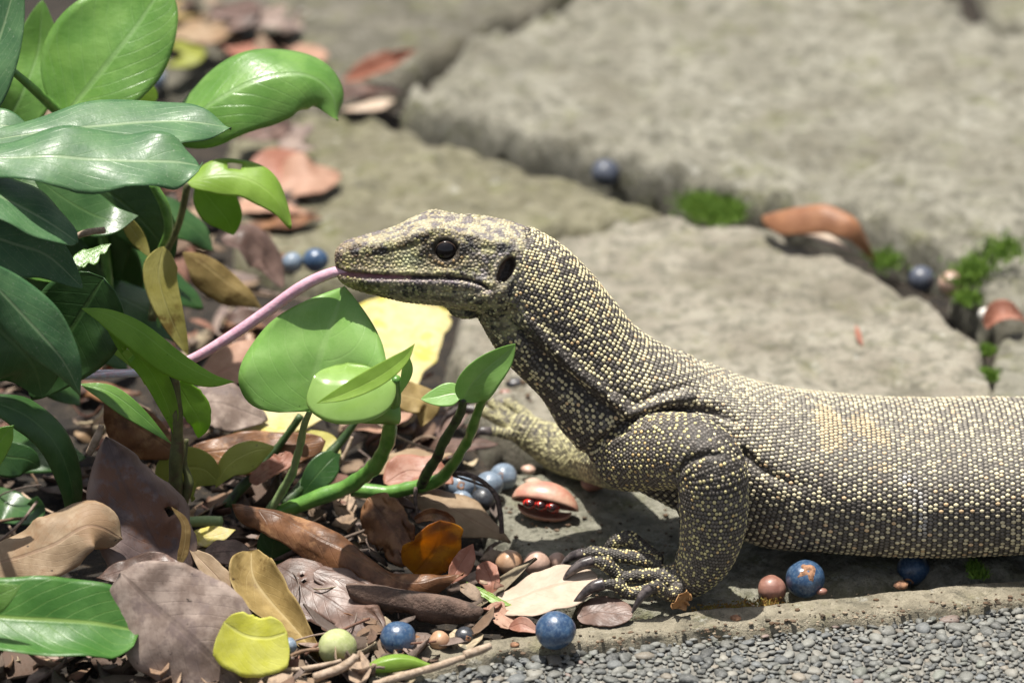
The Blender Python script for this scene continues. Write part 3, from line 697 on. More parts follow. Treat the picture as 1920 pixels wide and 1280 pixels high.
# head rows belong to the head darts
hmask = (proj(cp)[:, 0] < 962 + 14 * vnoise(cp, 350, 6)) & (cp[:, 2] > at(960, 600, 0)[2])
grid = {}; G = 0.003
out_p, out_n, out_a, out_s, out_k, out_ij = [], [], [], [], [], []
for ci in range(len(cand)):
    kd = ck_[ci]
    if kd == 0 and hmask[ci]: continue
    loc, nor, _, dist = bvh.find_nearest(cand[ci][0])
    if loc is None: continue
    dv = Vector(cand[ci][0]) - loc
    if dist > 0.005 or (dv.dot(nor) < 0 and dist > 0.0034): continue
    p = np.array(loc); key = tuple((p / G).astype(int)); md_ = 0.80 * min(csl[ci], csw[ci]); ok = True
    if kd == 6: md_ = 1.45 * mm
    if kd == 5: md_ = (1.25 + 0.45 * _hash(int(p[0] * 400), int(p[2] * 400), 0, 3)) * mm
    for a_ in (-1, 0, 1):
        for b_ in (-1, 0, 1):
            for c_ in (-1, 0, 1):
                for o_ in grid.get((key[0] + a_, key[1] + b_, key[2] + c_), ()):
                    e = out_p[o_]; lim = md_ if kd in (5, 6) else md_ * (1 if out_k[o_] == kd else 0.95)
                    if (e[0] - p[0]) ** 2 + (e[1] - p[1]) ** 2 + (e[2] - p[2]) ** 2 < lim * lim: ok = False; break
                if not ok: break
            if not ok: break
        if not ok: break
    if not ok: continue
    grid.setdefault(key, []).append(len(out_p))
    out_p.append(p); out_n.append(np.array(nor)); out_a.append(cand[ci][1]); out_s.append((csl[ci], csw[ci])); out_k.append(kd); out_ij.append((cand[ci][5], cand[ci][6]))
P = np.array(out_p); N = unit(np.array(out_n)); A = np.array(out_a); Sz = np.array(out_s); K = np.array(out_k); IJ = np.array(out_ij)
A = unit(A - N * (A * N).sum(1)[:, None]); B = np.cross(N, A)
q, ny = side_px(P, N); nB = len(P)
rnd = RNG.random(nB) * 2 - 1
dE, eY = ear_d(q); de = np.linalg.norm((q - EYE) * (1, 1.15), axis=1)
dm, sm, tm = curve_dist(q, MOUTH)
hd = K == 5
drop = hd & (ny > 0.15) & ((de < 27) | (dE < 1.0) | (dm < 3.2 + 2.5 * (1 - tm) ** 2))
# colours
i_, j_ = IJ[:, 0], IJ[:, 1]
alt = ((j_ - (i_ // 2) * 1 + i_ * 2) % 3 == 0)
h1 = RNG.random(nB)
cream = np.where(alt, h1 < 0.88, h1 < 0.13)
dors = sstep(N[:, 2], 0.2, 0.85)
neck = sstep(-q[:, 0], -1330, -1080)
cream = np.where((K == 0) & (neck > 0.4) & (dors > 0.02), np.where(alt, h1 < 0.96, h1 < 0.42), cream)
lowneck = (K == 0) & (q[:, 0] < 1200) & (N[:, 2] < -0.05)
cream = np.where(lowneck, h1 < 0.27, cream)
cream = np.where((K == 1), np.where(alt, h1 < 0.72, h1 < 0.07), cream)
cream = np.where((K == 3), h1 < 0.26, cream); cream = np.where(K == 6, h1 < 0.28, cream); cream = np.where(K == 2, h1 < 0.62, cream)
col = np.zeros((nB, 3))
darkc = np.array([0.118, 0.104, 0.090]) * (0.75 + 0.5 * RNG.random(nB))[:, None]
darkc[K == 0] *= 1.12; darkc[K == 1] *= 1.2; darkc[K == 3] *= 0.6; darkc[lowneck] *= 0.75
crm = np.array([0.68, 0.60, 0.39]) * (0.78 + 0.35 * RNG.random(nB))[:, None]
crm[(K == 1) | (K == 3)] = (np.array([0.64, 0.565, 0.28]) * (0.72 + 0.45 * RNG.random(nB))[:, None])[(K == 1) | (K == 3)]
yel = neck * (K == 0) * 0.65; crm = crm * (1 - yel[:, None]) + np.array([0.72, 0.63, 0.36]) * yel[:, None]
tint = RNG.random(nB) < 0.07; crm[tint] = crm[tint] * np.array([1.02, 0.82, 0.72])
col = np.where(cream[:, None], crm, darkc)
dgrey = ((K == 0) * dors * (1 - neck) * 0.35)[:, None]; col = col * (1 - dgrey) + np.array([0.34, 0.315, 0.25]) * dgrey  # lit look of the back put into the colour, blended to grey
col[hd] = head_colour(P[hd], q[hd], ny[hd], rnd[hd] * 0.55) * np.array([1.12, 1.08, 1.04]) * (0.82 + 0.36 * RNG.random(hd.sum()))[:, None]
m = K == 2; col[m] = np.where(cream[m][:, None], np.array([0.50, 0.46, 0.25]) * (0.6 + .6 * RNG.random(m.sum()))[:, None], (np.array([0.20, 0.18, 0.11]) * (0.6 + .8 * RNG.random(m.sum()))[:, None]))
tan = np.array([0.56, 0.43, 0.25])
for poly in ([(1525, 762), (1555, 762), (1582, 790), (1585, 835), (1560, 848), (1535, 842), (1540, 800)], [(1590, 778), (1625, 778), (1668, 812), (1668, 835), (1640, 830), (1600, 808)], [(1640, 875), (1675, 866), (1676, 876), (1645, 888)]):
    d = in_poly(q, poly) + 5 * vnoise(P, 400, 4); w_ = (sstep(d + rnd * 5, -3, 3) * (K == 0) * (N[:, 1] < 0) * 0.68)[:, None]; col = col * (1 - w_) + tan * (0.8 + .35 * RNG.random(nB))[:, None] * w_
d, s, t = curve_dist(q, [(1700, 900), (1718, 925), (1724, 960), (1728, 990)]); w_ = (np.exp(-(d / 11) ** 2) * (K == 0) * (N[:, 1] < 0) * 0.9 * (rnd > -.6))[:, None]; col = col * (1 - w_) + np.array([0.60, 0.58, 0.56]) * w_
keep = ~drop
P, N, A, B, Sz, K, col, cream, rnd, hd = [x[keep] for x in (P, N, A, B, Sz, K, col, cream, rnd, hd)]; nB = len(P)
vs_ = (0.90 + 0.20 * RNG.random(nB)); P = P + A * (Sz[:, 0] * RNG.normal(0, 0.05, nB))[:, None] + B * (Sz[:, 1] * RNG.normal(0, 0.05, nB))[:, None]
ang = np.linspace(0, 2 * math.pi, 6, endpoint=False) + math.pi / 6
hl = Sz[:, 0] * 0.52; hw = Sz[:, 1] * 0.52
hl = np.where(hd, 0.88 * mm * (1.05 + .22 * rnd), hl); hw = np.where(hd, 0.78 * mm * (1.05 - .22 * rnd), hw)
big = np.where(cream & ~hd, 1.02, 0.97); hl = hl * big * vs_; hw = hw * big * (0.5 + 0.5 * vs_)
hh = np.where(cream, 0.46, 0.30) * np.minimum(hl, hw); hh = np.where(hd, 0.40 * hw, hh)
prof = [(1.0, -0.35), (0.80, 0.55), (0.0, 1.0)]
vs = []
for rr, zz in prof[:2]:
    for a_ in ang: vs.append(P + A * (hl * rr * math.cos(a_))[:, None] + B * (hw * rr * math.sin(a_))[:, None] + N * (hh * zz)[:, None])
vs.append(P + N * hh[:, None])
V = np.stack(vs, 1).reshape(-1, 3)
f_ = []
for j in range(6):
    k2 = (j + 1) % 6; f_ += [(j, k2, 6 + k2), (j, 6 + k2, 6 + j), (6 + j, 6 + k2, 12)]
F = (np.arange(nB)[:, None, None] * 13 + np.array(f_)[None]).reshape(-1, 3)
CC = np.repeat(col[:, None], 13, 1); CC[:, :6] *= np.where(hd, 0.62, 0.22)[:, None, None]; CC[:, 12] *= 1.06
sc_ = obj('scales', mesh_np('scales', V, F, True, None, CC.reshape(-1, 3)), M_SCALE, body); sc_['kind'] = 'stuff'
print('scales', nB, 'body', nV)

# ---- eye, eyelids, claws, tongue
k = NT('eye_ball'); k.set(Base_Color=(0.006, 0.005, 0.006), Roughness=0.05, Coat_Weight=0.2); k.b.inputs['Specular IOR Level'].default_value = 0.35; M_EYE = k.m
M_LID = simple_mat('eyelid_skin', (0.10, 0.075, 0.045), (0.22, 0.18, 0.11), 500, 0.55, 0.5, 1200)
k = NT('eye_iris'); k.set(Base_Color=(0.05, 0.03, 0.018), Roughness=0.1, Coat_Weight=1.0); M_IRIS = k.m
for side in (-1, 1):
    hit = bvh.ray_cast(Vector(CAM), Vector(ray(*EYE)).normalized())[0]
    yy = hit.y
    c = at(EYE[0], EYE[1], yy + 0.0018); c = np.array([c[0], c[1] * (1 if side < 0 else -1), c[2]])
    if side > 0: c[2] = c[2]
    V = pebble_mesh(3)[0] * 0.0056 + c
    e = obj('eye', mesh_np('eye', V, pebble_mesh(3)[1]), M_EYE, lizard)
    th = np.linspace(0, 2 * math.pi, 49)
    for (rx, ry, rt, dep, mt, nm) in ((0.0051, 0.0047, 0.00042, 0.0018, M_LID, 'eyelid'), (0.0046, 0.0045, 0.00045, 0.0028, M_IRIS, 'iris')):
        Cc = c + np.c_[np.cos(th) * rx, np.full(49, side * dep), np.sin(th) * ry]
        Cc[:, 2] -= 0
        Vt, Ft = tube_np(Cc, np.full(49, rt), 8, ref=(0, 1, 0), cap=False); obj(nm, mesh_np(nm, Vt, Ft), mt, e if nm == 'iris' else lizard)
k = NT('claw_horn'); k.set(Base_Color=k.mix(k.ramp(k.noise(300, 3), 0.4, 0.65), (0.035, 0.028, 0.028), (0.12, 0.10, 0.095)), Roughness=0.32, Normal=k.bump(k.noise(700, 3), 0.2, 0.0004)); M_CLAW = k.m
CL = {'a': [(1146, 1022, -35), (1136, 1032, -35), (1132, 1044, -35), (1131, 1052, -35)], 'b': [(1096, 1036, -43), (1072, 1044, -42), (1056, 1060, -42), (1049, 1082, -42)],
      'c': [(1112, 1051, -55), (1086, 1060, -56), (1064, 1078, -57), (1051, 1102, -58)], 'd': [(1132, 1094, -71), (1110, 1101, -72), (1088, 1118, -73), (1068, 1138, -74)], 'e': [(1226, 1099, -76), (1208, 1112, -77), (1194, 1132, -79), (1182, 1154, -80)],
      'f': [(946, 756, 107), (930, 760, 109), (920, 768, 109), (915, 778, 108)], 'g': [(910, 750, 101), (893, 749, 104), (880, 753, 105), (872, 762, 105)], 'h': [(893, 768, 94), (862, 768, 96), (836, 784, 98), (823, 812, 99)], 'i': [(923, 809, 82), (903, 808, 81), (892, 816, 81), (886, 828, 81)]}
for kx, st in CL.items():
    rb = {'a': 10, 'b': 10.5, 'c': 11.5, 'd': 12, 'e': 10.5}.get(kx, 9.5)
    tube('claw', [(x, y, Y * mm) for x, y, Y in st], [rb, rb * .95, rb * 0.72, rb * 0.4, 1.0], M_CLAW, lizard, 24, 12)
k = NT('tongue_flesh'); u = k.sep(k.coord())[0]
tcol = k.mix(k.ramp(u, at(270, 700, 0)[0], at(370, 670, 0)[0]), (0.60, 0.56, 0.66), (0.58, 0.33, 0.41))
k.set(Base_Color=k.mix(k.ramp(k.noise(300, 3), 0.4, 0.7), tcol, (0.64, 0.42, 0.49)), Roughness=0.22, Subsurface_Weight=0.25, Normal=k.bump(k.noise(420, 4), 0.45, 0.0007)); k.b.inputs['Subsurface Radius'].default_value = (0.004, 0.0015, 0.0012)
M_TONGUE = k.m
tube('tongue', [(735, 518, -0.004), (680, 514, -0.005), (642, 508, -0.004), (605, 518, -0.003), (560, 541, -0.002), (500, 584, 0), (430, 632, 0.0), (362, 672, 0.0), (300, 694, 0), (255, 700, 0)], [6, 8, 10, 11, 11.3, 11.2, 10.8, 9.8, 8, 6.5], M_TONGUE, lizard, 60, 14)
tube('tongue_tip', [(290, 697, 0.0), (250, 700, -0.001), (200, 703, -0.002), (150, 708, -0.004), (110, 716, -0.008)], [8, 7, 6, 4.5, 1.5], M_TONGUE, lizard, 30, 10)
tube('tongue_tip', [(290, 697, 0.001), (250, 698, 0.004), (200, 698, 0.008), (155, 697, 0.013), (118, 698, 0.018)], [8, 7, 5.5, 4, 1.5], M_TONGUE, lizard, 30, 10)
# ------------------------------------------------------------------ leaves
def prof(kind, t):
    t = np.clip(t, 0, 1)
    if kind == 'ov': return np.sin(np.pi * t ** 0.72) ** 0.78
    if kind == 'la': return np.sin(np.pi * t ** 0.9) ** 1.05
    if kind == 'el': return (4 * t * (1 - t)) ** 0.55
    if kind == 'ro': return np.sqrt(np.clip(1 - (2 * t - 1) ** 2, 0, 1))
    if kind == 'co': return np.where(t < 0.33, np.sqrt(np.clip(1 - (1 - t / 0.33) ** 2, 0, 1)), np.cos(np.clip((t - 0.33) / 0.67, 0, 1) * np.pi / 2) ** 0.8)
    if kind == 'st': return np.clip(t * 5, 0, 1) ** 0.6 * (1 - t ** 3.2) ** 0.9
    if kind == 'cut': return np.clip(t * 8, 0, 1) ** 0.35 * np.clip((1 - t) * 7, 0, 1) ** 0.4 * (0.82 + 0.18 * np.sin(np.pi * t))
    if kind == 'wedge': return np.clip(0.12 + t, 0, 1) * np.clip((1 - t) * 9, 0, 1) ** 0.4
    return np.ones_like(t)
UPW = np.array([0, 0, 1.0]); TOCAM = np.array([0, -0.906, 0.423]); HALF = np.array([0, -0.5, 0.86])
_ls = [100]
def leaf(name, spine, w, face, mat, parent=None, kind='ov', fold=(0, 0), curl=(0, 0), wave=0.0, jag=0.0, nu=34, nv=17, thick=0.00035, holes=(), rough=0.0012, sweep=0.0, crumple=0.0):
    """spine: photo points with depth; w: half widths (px) on either side; fold and curl in degrees per side"""
    _ls[0] += 1; seed = _ls[0]
    P = np.array([pt(p) for p in spine]); C = catmull(P, nu)
    T = unit(np.gradient(C, axis=0))
    fc = np.asarray(face, float); fc = catmull(fc, nu) if fc.ndim == 2 else np.tile(fc, (nu, 1))
    S = unit(np.cross(T, fc)); N = unit(np.cross(S, T))
    t = np.linspace(0, 1, nu); pr = prof(kind, t)
    v = np.linspace(-1, 1, nv)
    V = np.zeros((nu, nv, 3)); 
    dep = (C - CAM) @ FWD; pxm = KF * dep
    for j, vv in enumerate(v):
        sd = 0 if vv < 0 else 1; a = abs(vv); W = w[sd] * pxm * pr
        if jag: W = W * (1 - jag * np.clip(0.5 + fbm(np.c_[t * 7, np.full(nu, sd * 9.0 + seed), np.zeros(nu)], 1, 3, seed), 0, 1) * (a > 0.5))
        f0, c0 = R(fold[sd]), R(curl[sd]); m = 12; aa = (np.arange(m) + 0.5) / m * a
        x = np.sum(np.cos(f0 + c0 * aa)) * a / m; z = np.sum(np.sin(f0 + c0 * aa)) * a / m
        V[:, j] = C + S * (np.sign(vv) * W * x)[:, None] + N * (W * z)[:, None] + T * (sweep * W * a)[:, None]
        if wave: V[:, j] += N * (wave * PXM * a ** 1.5 * np.sin(t * 6.28 * 2.6 + sd * 1.9 + seed))[:, None]
    V += (rough * vnoise(V.reshape(-1, 3), 55, seed)).reshape(nu, nv, 1) * N[:, None]
    if crumple: V += (crumple * (2.2 * fbm(V.reshape(-1, 3), 45, 3, seed + 5) + 0.5 * fbm(V.reshape(-1, 3), 190, 2, seed + 8))).reshape(nu, nv, 1) * N[:, None]
    uv = np.stack(np.meshgrid(t, (v + 1) / 2, indexing='ij'), -1).reshape(-1, 2)
    F = gridfaces(nu, nv)
    if holes:
        fc_ = uv[F].mean(1); kp = np.ones(len(F), bool)
        for (hu, hv, ru, rv) in holes:
            kp &= (((fc_[:, 0] - hu) / ru) ** 2 + ((fc_[:, 1] - hv) / rv) ** 2 + 0.35 * vnoise(np.c_[fc_ * 14, np.full(len(F), seed)], 1, seed)) > 1
        F = F[kp]
    me = mesh_np(name, V.reshape(-1, 3), F, True, uv)
    o = obj(name, me, mat, parent)
    md = o.modifiers.new('thick', 'SOLIDIFY'); md.thickness = thick; md.offset = 0
    return o

# green leaf materials
G_BROAD = leaf_mat('leaf_broad', (0.12, 0.27, 0.045), (0.19, 0.36, 0.075), (0.27, 0.42, 0.17), 11, 0.35, 0.45, 0.36, 0.7, 0.36, (0.34, 0.60, 0.06), spots=0.1, relief=0.55)
G_BLUE = leaf_mat('leaf_blue_green', (0.042, 0.120, 0.042), (0.075, 0.17, 0.062), (0.24, 0.33, 0.17), 7, 0.5, 0.55, 0.55, 0.16, 0.15, (0.12, 0.25, 0.05), dust=0.18, spots=0.15, spotcol=(0.2, 0.17, 0.1), relief=0.35)
G_DARK = leaf_mat('leaf_dark_green', (0.03, 0.085, 0.02), (0.055, 0.125, 0.035), (0.11, 0.19, 0.06), 10, 0.2, 0.35, 0.35, 0.2, 0.22, (0.10, 0.25, 0.02), relief=0.35)
G_LIME = leaf_mat('leaf_lime', (0.17, 0.33, 0.03), (0.24, 0.42, 0.05), (0.34, 0.50, 0.12), 8, 0.4, 0.3, 0.38, 0.1, 0.45, (0.42, 0.70, 0.03), spots=0.55, spotcol=(0.012, 0.02, 0.008), relief=0.3)
G_LIMEC = leaf_mat('leaf_lime_clean', (0.22, 0.36, 0.05), (0.30, 0.46, 0.08), (0.40, 0.52, 0.15), 8, 0.4, 0.3, 0.38, 0.1, 0.45, (0.50, 0.72, 0.05), spots=0.1, relief=0.3)
G_POTHOS = leaf_mat('leaf_heart', (0.21, 0.41, 0.09), (0.29, 0.49, 0.14), (0.42, 0.60, 0.25), 6, 0.6, 0.25, 0.34, 0.5, 0.36, (0.40, 0.66, 0.12), spots=0.3, spotcol=(0.02, 0.02, 0.01), relief=0.3)
G_NEW = leaf_mat('leaf_new_rolled', (0.26, 0.42, 0.10), (0.32, 0.49, 0.13), (0.40, 0.55, 0.2), 6, 0.6, 0.15, 0.30, 1.0, 0.35, (0.5, 0.75, 0.08), relief=0.05, coatr=0.15)
G_YOLIVE = leaf_mat('leaf_yellow_olive', (0.40, 0.36, 0.09), (0.50, 0.46, 0.15), (0.55, 0.52, 0.22), 8, 0.5, 0.4, 0.5, 0.0, 0.35, (0.5, 0.45, 0.08), blot=(0.22, 0.15, 0.04))
G_YGREEN = leaf_mat('leaf_yellow_green', (0.22, 0.24, 0.03), (0.28, 0.30, 0.05), (0.38, 0.38, 0.10), 12, 0.5, 0.35, 0.5, 0.0, 0.3, (0.4, 0.45, 0.05), spots=0.6, spotcol=(0.06, 0.04, 0.02))
M_STEM = simple_mat('green_stem', (0.075, 0.19, 0.03), (0.13, 0.28, 0.05), 160, 0.38, 0.3, 600, 0.2)
M_STEMP = simple_mat('pale_stem', (0.16, 0.24, 0.09), (0.23, 0.31, 0.13), 160, 0.45, 0.4, 600)
M_STEMD = simple_mat('dark_stem', (0.025, 0.055, 0.018), (0.05, 0.09, 0.025), 200, 0.5, 0.5, 700, c3=(0.015, 0.012, 0.010), s3=130)
M_STEMB = simple_mat('brown_stem', (0.07, 0.075, 0.025), (0.11, 0.12, 0.04), 160, 0.6, 0.6, 500, c3=(0.07, 0.045, 0.022), s3=100)
M_TWIG = simple_mat('dry_twig', (0.26, 0.19, 0.13), (0.40, 0.31, 0.23), 400, 0.85, 0.7, 900)
M_ROOT = simple_mat('dark_root', (0.05, 0.035, 0.03), (0.14, 0.10, 0.085), 500, 0.8, 0.8, 900)

# plant with broad glossy leaves (upper corner)
pa = empty('broadleaf_plant'); tag(pa, 'leafy plant with big glossy oval leaves rising above the other foliage', 'plant')
leaf('leaf', [(118, 222, 0.10), (170, 160, 0.105), (235, 80, 0.115), (285, 10, 0.125), (312, -32, 0.13)], (128, 96), unit(np.array([0.10, -0.45, 0.88])), G_BROAD, pa, 'ov', (8, 4), (10, -25), 3, rough=0.0015)
leaf('leaf', [(318, 262, 0.10), (380, 205, 0.10), (470, 152, 0.105), (560, 140, 0.11), (618, 172, 0.11), (634, 226, 0.105)], (82, 92), [(-0.1, -0.55, 0.83), (-0.1, -0.5, 0.85), (0.1, -0.5, 0.85), (0.35, -0.5, 0.8), (0.8, -0.4, 0.5)], G_BROAD, pa, 'ov', (-4, -12), (-18, -40), 4)
leaf('leaf', [(-40, 230, 0.06), (-20, 130, 0.07), (10, 40, 0.08), (40, -60, 0.09)], (70, 52), unit(np.array([-0.1, -0.6, 0.7])), G_BLUE, pa, 'ov', (5, 5), (10, -10))
leaf('leaf', [(0, 250, 0.14), (40, 180, 0.14), (70, 100, 0.15), (80, 0, 0.16)], (70, 60), unit(np.array([0, -0.7, 0.6])), G_BROAD, pa, 'ov', (5, 5), (5, 5))
leaf('leaf', [(350, 342, 0.085), (400, 330, 0.085), (450, 330, 0.085), (492, 352, 0.083), (525, 385, 0.08), (545, 428, 0.078)], (46, 40), [(0, -0.45, 0.9), (0.0, -0.5, 0.85), (0.1, -0.5, 0.8), (0.55, -0.5, 0.65), (0.8, -0.5, 0.35)], G_LIMEC, pa, 'ov', (0, -10), (-15, -30), 3, holes=[(0.35, 0.22, 0.05, 0.10)])
leaf('leaf', [(372, 345, 0.10), (400, 380, 0.10), (425, 410, 0.10), (438, 440, 0.10)], (42, 36), TOCAM, G_LIME, pa, 'ov', (0, 0), (10, 10))
leaf('leaf', [(240, 180, 0.14), (262, 172, 0.14), (295, 185, 0.14)], (22, 22), TOCAM, G_LIMEC, pa, 'el')
tube('petiole', [(20, 130, 0.075), (60, 165, 0.08), (95, 198, 0.09), (118, 224, 0.10), (150, 300, 0.11), (190, 420, 0.11), (210, 620, 0.10)], [7, 9, 10, 9, 9, 10, 11], M_STEM, pa)
tube('petiole', [(318, 262, 0.10), (290, 330, 0.10), (310, 430, 0.10), (300, 560, 0.10), (290, 700, 0.08)], [8, 8, 9, 10, 10], M_STEM, pa)
tube('petiole', [(352, 344, 0.085), (335, 420, 0.088), (300, 500, 0.09), (285, 600, 0.085)], [7, 7, 8, 9], M_STEMB, pa)
tube('petiole', [(286, 345, 0.06), (308, 385, 0.06), (316, 430, 0.06), (300, 470, 0.065)], [8, 10, 9, 6], M_STEM, pa)

# shrub with dusty blue-green leaves (edge of the frame)
pb = empty('shrub'); tag(pb, 'shrub with dusty blue green pointed leaves, midribs pale', 'shrub')
leaf('leaf', [(-60, 268, 0.02), (60, 252, 0.02), (180, 235, 0.025), (300, 228, 0.03), (380, 232, 0.03), (434, 240, 0.03)], (66, 92), unit(np.array([0.05, -0.35, 0.93])), G_BLUE, pb, 'la', (14, 8), (-25, -15), 6)
leaf('leaf', [(-60, 298, -0.02), (40, 296, -0.02), (150, 298, -0.02), (250, 300, -0.02), (330, 302, -0.018), (376, 312, -0.016)], (84, 72), unit(np.array([0.0, -0.42, 0.9])), G_BLUE, pb, 'el', (10, 2), (-25, -20), 13, jag=0.10)
leaf('leaf', [(-50, 260, 0.05), (0, 236, 0.05), (62, 250, 0.05)], (44, 44), HALF, G_BLUE, pb, 'ov')
leaf('leaf', [(-80, 345, -0.03), (0, 368, -0.03), (70, 405, -0.03), (146, 455, -0.03)], (78, 58), unit(np.array([0.15, -0.40, 0.9])), G_BLUE, pb, 'el', (-4, 5), (-20, 0), 3)
leaf('leaf', [(-80, 420, -0.02), (20, 455, -0.02), (90, 480, -0.02), (156, 540, -0.02)], (52, 62), unit(np.array([0.1, -0.88, 0.42])), G_BLUE, pb, 'ov', (0, 0), (5, 10))
leaf('leaf', [(-70, 480, -0.07), (0, 545, -0.07), (70, 620, -0.07), (120, 680, -0.068), (152, 742, -0.066)], (60, 46), unit(np.array([0.25, -0.75, 0.6])), G_BLUE, pb, 'la', (0, -12), (-10, -30), 3)
leaf('leaf', [(195, 520, -0.01), (150, 590, -0.01), (100, 670, -0.012), (60, 750, -0.015)], (95, 85), TOCAM, G_DARK, pb, 'ov', (0, 0), (5, 5), 2)
leaf('leaf', [(-60, 560, -0.03), (0, 620, -0.03), (60, 680, -0.03), (80, 745, -0.03)], (80, 95), TOCAM, G_DARK, pb, 'ov')
leaf('leaf', [(20, 480, 0.0), (60, 500, 0.0), (110, 530, 0.0)], (20, 26), HALF, G_BROAD, pb, 'la')
leaf('leaf', [(120, 505, 0.03), (165, 480, 0.035), (208, 457, 0.04)], (22, 26), HALF, G_BROAD, pb, 'la', jag=0.5)
leaf('leaf', [(60, 330, 0.06), (130, 380, 0.06), (200, 410, 0.06), (260, 405, 0.06)], (50, 50), HALF, G_DARK, pb, 'la')
leaf('leaf', [(170, 340, 0.09), (230, 380, 0.09), (290, 440, 0.09), (320, 500, 0.09)], (60, 60), TOCAM, G_DARK, pb, 'ov')
leaf('leaf', [(150, 420, 0.12), (200, 480, 0.12), (230, 560, 0.12), (250, 650, 0.12)], (55, 60), TOCAM, G_DARK, pb, 'ov')
leaf('leaf', [(40, 430, 0.10), (100, 500, 0.10), (150, 580, 0.10), (170, 680, 0.10)], (75, 75), TOCAM, G_DARK, pb, 'ov')
leaf('leaf', [(-60, 300, 0.10), (30, 340, 0.10), (120, 360, 0.10), (170, 370, 0.10)], (70, 70), HALF, G_DARK, pb, 'ov')
leaf('leaf', [(220, 395, 0.11), (200, 460, 0.11), (205, 560, 0.11)], (50, 50), TOCAM, G_DARK, pb, 'ov')
for sp_, w_ in (([(170, 540, 0.10), (230, 560, 0.10), (300, 600, 0.095), (340, 640, 0.09)], (46, 50)), ([(210, 470, 0.13), (260, 500, 0.13), (330, 540, 0.13), (380, 580, 0.13)], (50, 46)), ([(140, 600, 0.06), (190, 640, 0.06), (240, 690, 0.055)], (40, 44)),
                ([(240, 380, 0.15), (300, 400, 0.15), (360, 430, 0.15), (400, 470, 0.15)], (44, 44)), ([(30, 640, 0.07), (90, 690, 0.07), (150, 760, 0.065)], (60, 60)), ([(-30, 820, 0.05), (30, 840, 0.05), (110, 850, 0.05), (160, 860, 0.05)], (50, 50))):
    leaf('leaf', sp_, w_, unit(np.array([0.1, -0.35, 0.93])), G_DARK, pb, 'ov', (5, -5), (-10, -15), 3)  # extra leaves added to cast shade on the litter below
tube('stem', [(-90, 250, 0.03), (-60, 480, 0.02), (-50, 800, 0.0), (-40, 1000, -0.02)], [14, 16, 18], M_STEMB, pb)
tube('stem', [(-60, 300, -0.02), (-70, 420, -0.02), (-50, 620, -0.01)], [9, 10, 12], M_STEMB, pb)
tube('stem', [(-70, 480, -0.07), (-80, 600, -0.05), (-50, 780, 0.0)], [9, 10, 12], M_STEMB, pb)
tube('stem', [(30, 500, 0.05), (150, 440, 0.03), (196, 430, 0.03)], [5, 6, 7], M_TWIG, pb, 20, 8, 3)

# strap-leaved plant at the frame's lower edge
pc = empty('strap_plant'); tag(pc, 'low plant with long arching dark green strap leaves', 'plant')
leaf('leaf', [(-40, 745, -0.03), (40, 775, -0.03), (95, 820, -0.03), (125, 880, -0.03), (138, 940, -0.032), (126, 1010, -0.034)], (40, 34), [(0.2, -0.5, 0.8), (0.4, -0.6, 0.7), (0.6, -0.7, 0.5), (0.7, -0.7, 0.3)], G_DARK, pc, 'st', (0, -15), (-15, -25))
leaf('leaf', [(-60, 940, -0.06), (-30, 880, -0.06), (5, 820, -0.06), (26, 795, -0.06)], (30, 26), unit(np.array([0.4, -0.8, 0.45])), G_BROAD, pc, 'la', (10, -10))
leaf('leaf', [(-40, 930, 0.03), (20, 950, 0.03), (60, 960, 0.02), (70, 930, 0.02)], (35, 40), HALF, G_DARK, pc, 'st')
leaf('leaf', [(-50, 1150, -0.14), (-10, 1120, -0.14), (40, 1096, -0.14)], (24, 30), TOCAM, G_BROAD, pc, 'la')
leaf('leaf', [(-60, 800, 0.02), (0, 850, 0.02), (50, 860, 0.02), (75, 875, 0.02)], (30, 40), TOCAM, G_DARK, pc, 'ov')
tube('stem', [(-60, 700, -0.02), (-70, 900, -0.02), (-70, 1100, -0.04)], [16, 18, 20], M_STEMB, pc)

# seedling with the bent bright green leaf that the tongue passes behind
pe = empty('seedling'); tag(pe, 'seedling with a bent lime green leaf in front of the tongue', 'plant')
leaf('leaf', [(152, 578, -0.028), (205, 590, -0.026), (265, 622, -0.026), (330, 672, -0.026), (392, 706, -0.026), (440, 716, -0.026)], (16, 40), [(0, -0.55, 0.8), (0.1, -0.6, 0.75), (0.15, -0.8, 0.5), (0.1, -0.85, 0.4)], G_LIME, pe, 'la', (5, -10), (0, -10))
leaf('leaf', [(192, 598, -0.022), (235, 645, -0.022), (285, 700, -0.02), (318, 770, -0.018), (326, 815, -0.018)], (26, 22), TOCAM, G_LIME, pe, 'la', (0, 0), (10, 10), holes=[(0.3, 0.75, 0.04, 0.2)])
leaf('leaf', [(330, 715, -0.012), (352, 752, -0.012), (374, 790, -0.012), (372, 822, -0.012)], (34, 26), unit(np.array([0.2, -0.9, 0.4])), G_LIME, pe, 'ov', (0, 0), (5, 5), jag=0.15)
leaf('leaf', [(150, 720, -0.01), (205, 735, -0.012), (260, 775, -0.014), (322, 832, -0.016)], (15, 26), [(0.1, -0.5, 0.85), (0.2, -0.6, 0.7), (0.3, -0.7, 0.6)], G_BROAD, pe, 'la', (10, -5), (0, -10))
leaf('leaf', [(190, 650, 0.01), (230, 660, 0.01), (265, 690, 0.01), (272, 722, 0.01)], (10, 14), TOCAM, G_LIMEC, pe, 'la')
tube('stem', [(322, 700, -0.016), (330, 780, -0.016), (332, 860, -0.016), (326, 950, -0.016)], [11, 13, 13, 14], M_STEMB, pe, wob=3)
tube('stem', [(349, 825, -0.012), (346, 870, -0.013), (356, 905, -0.014), (344, 950, -0.016)], [5, 6, 9, 8], M_STEMB, pe, wob=3)

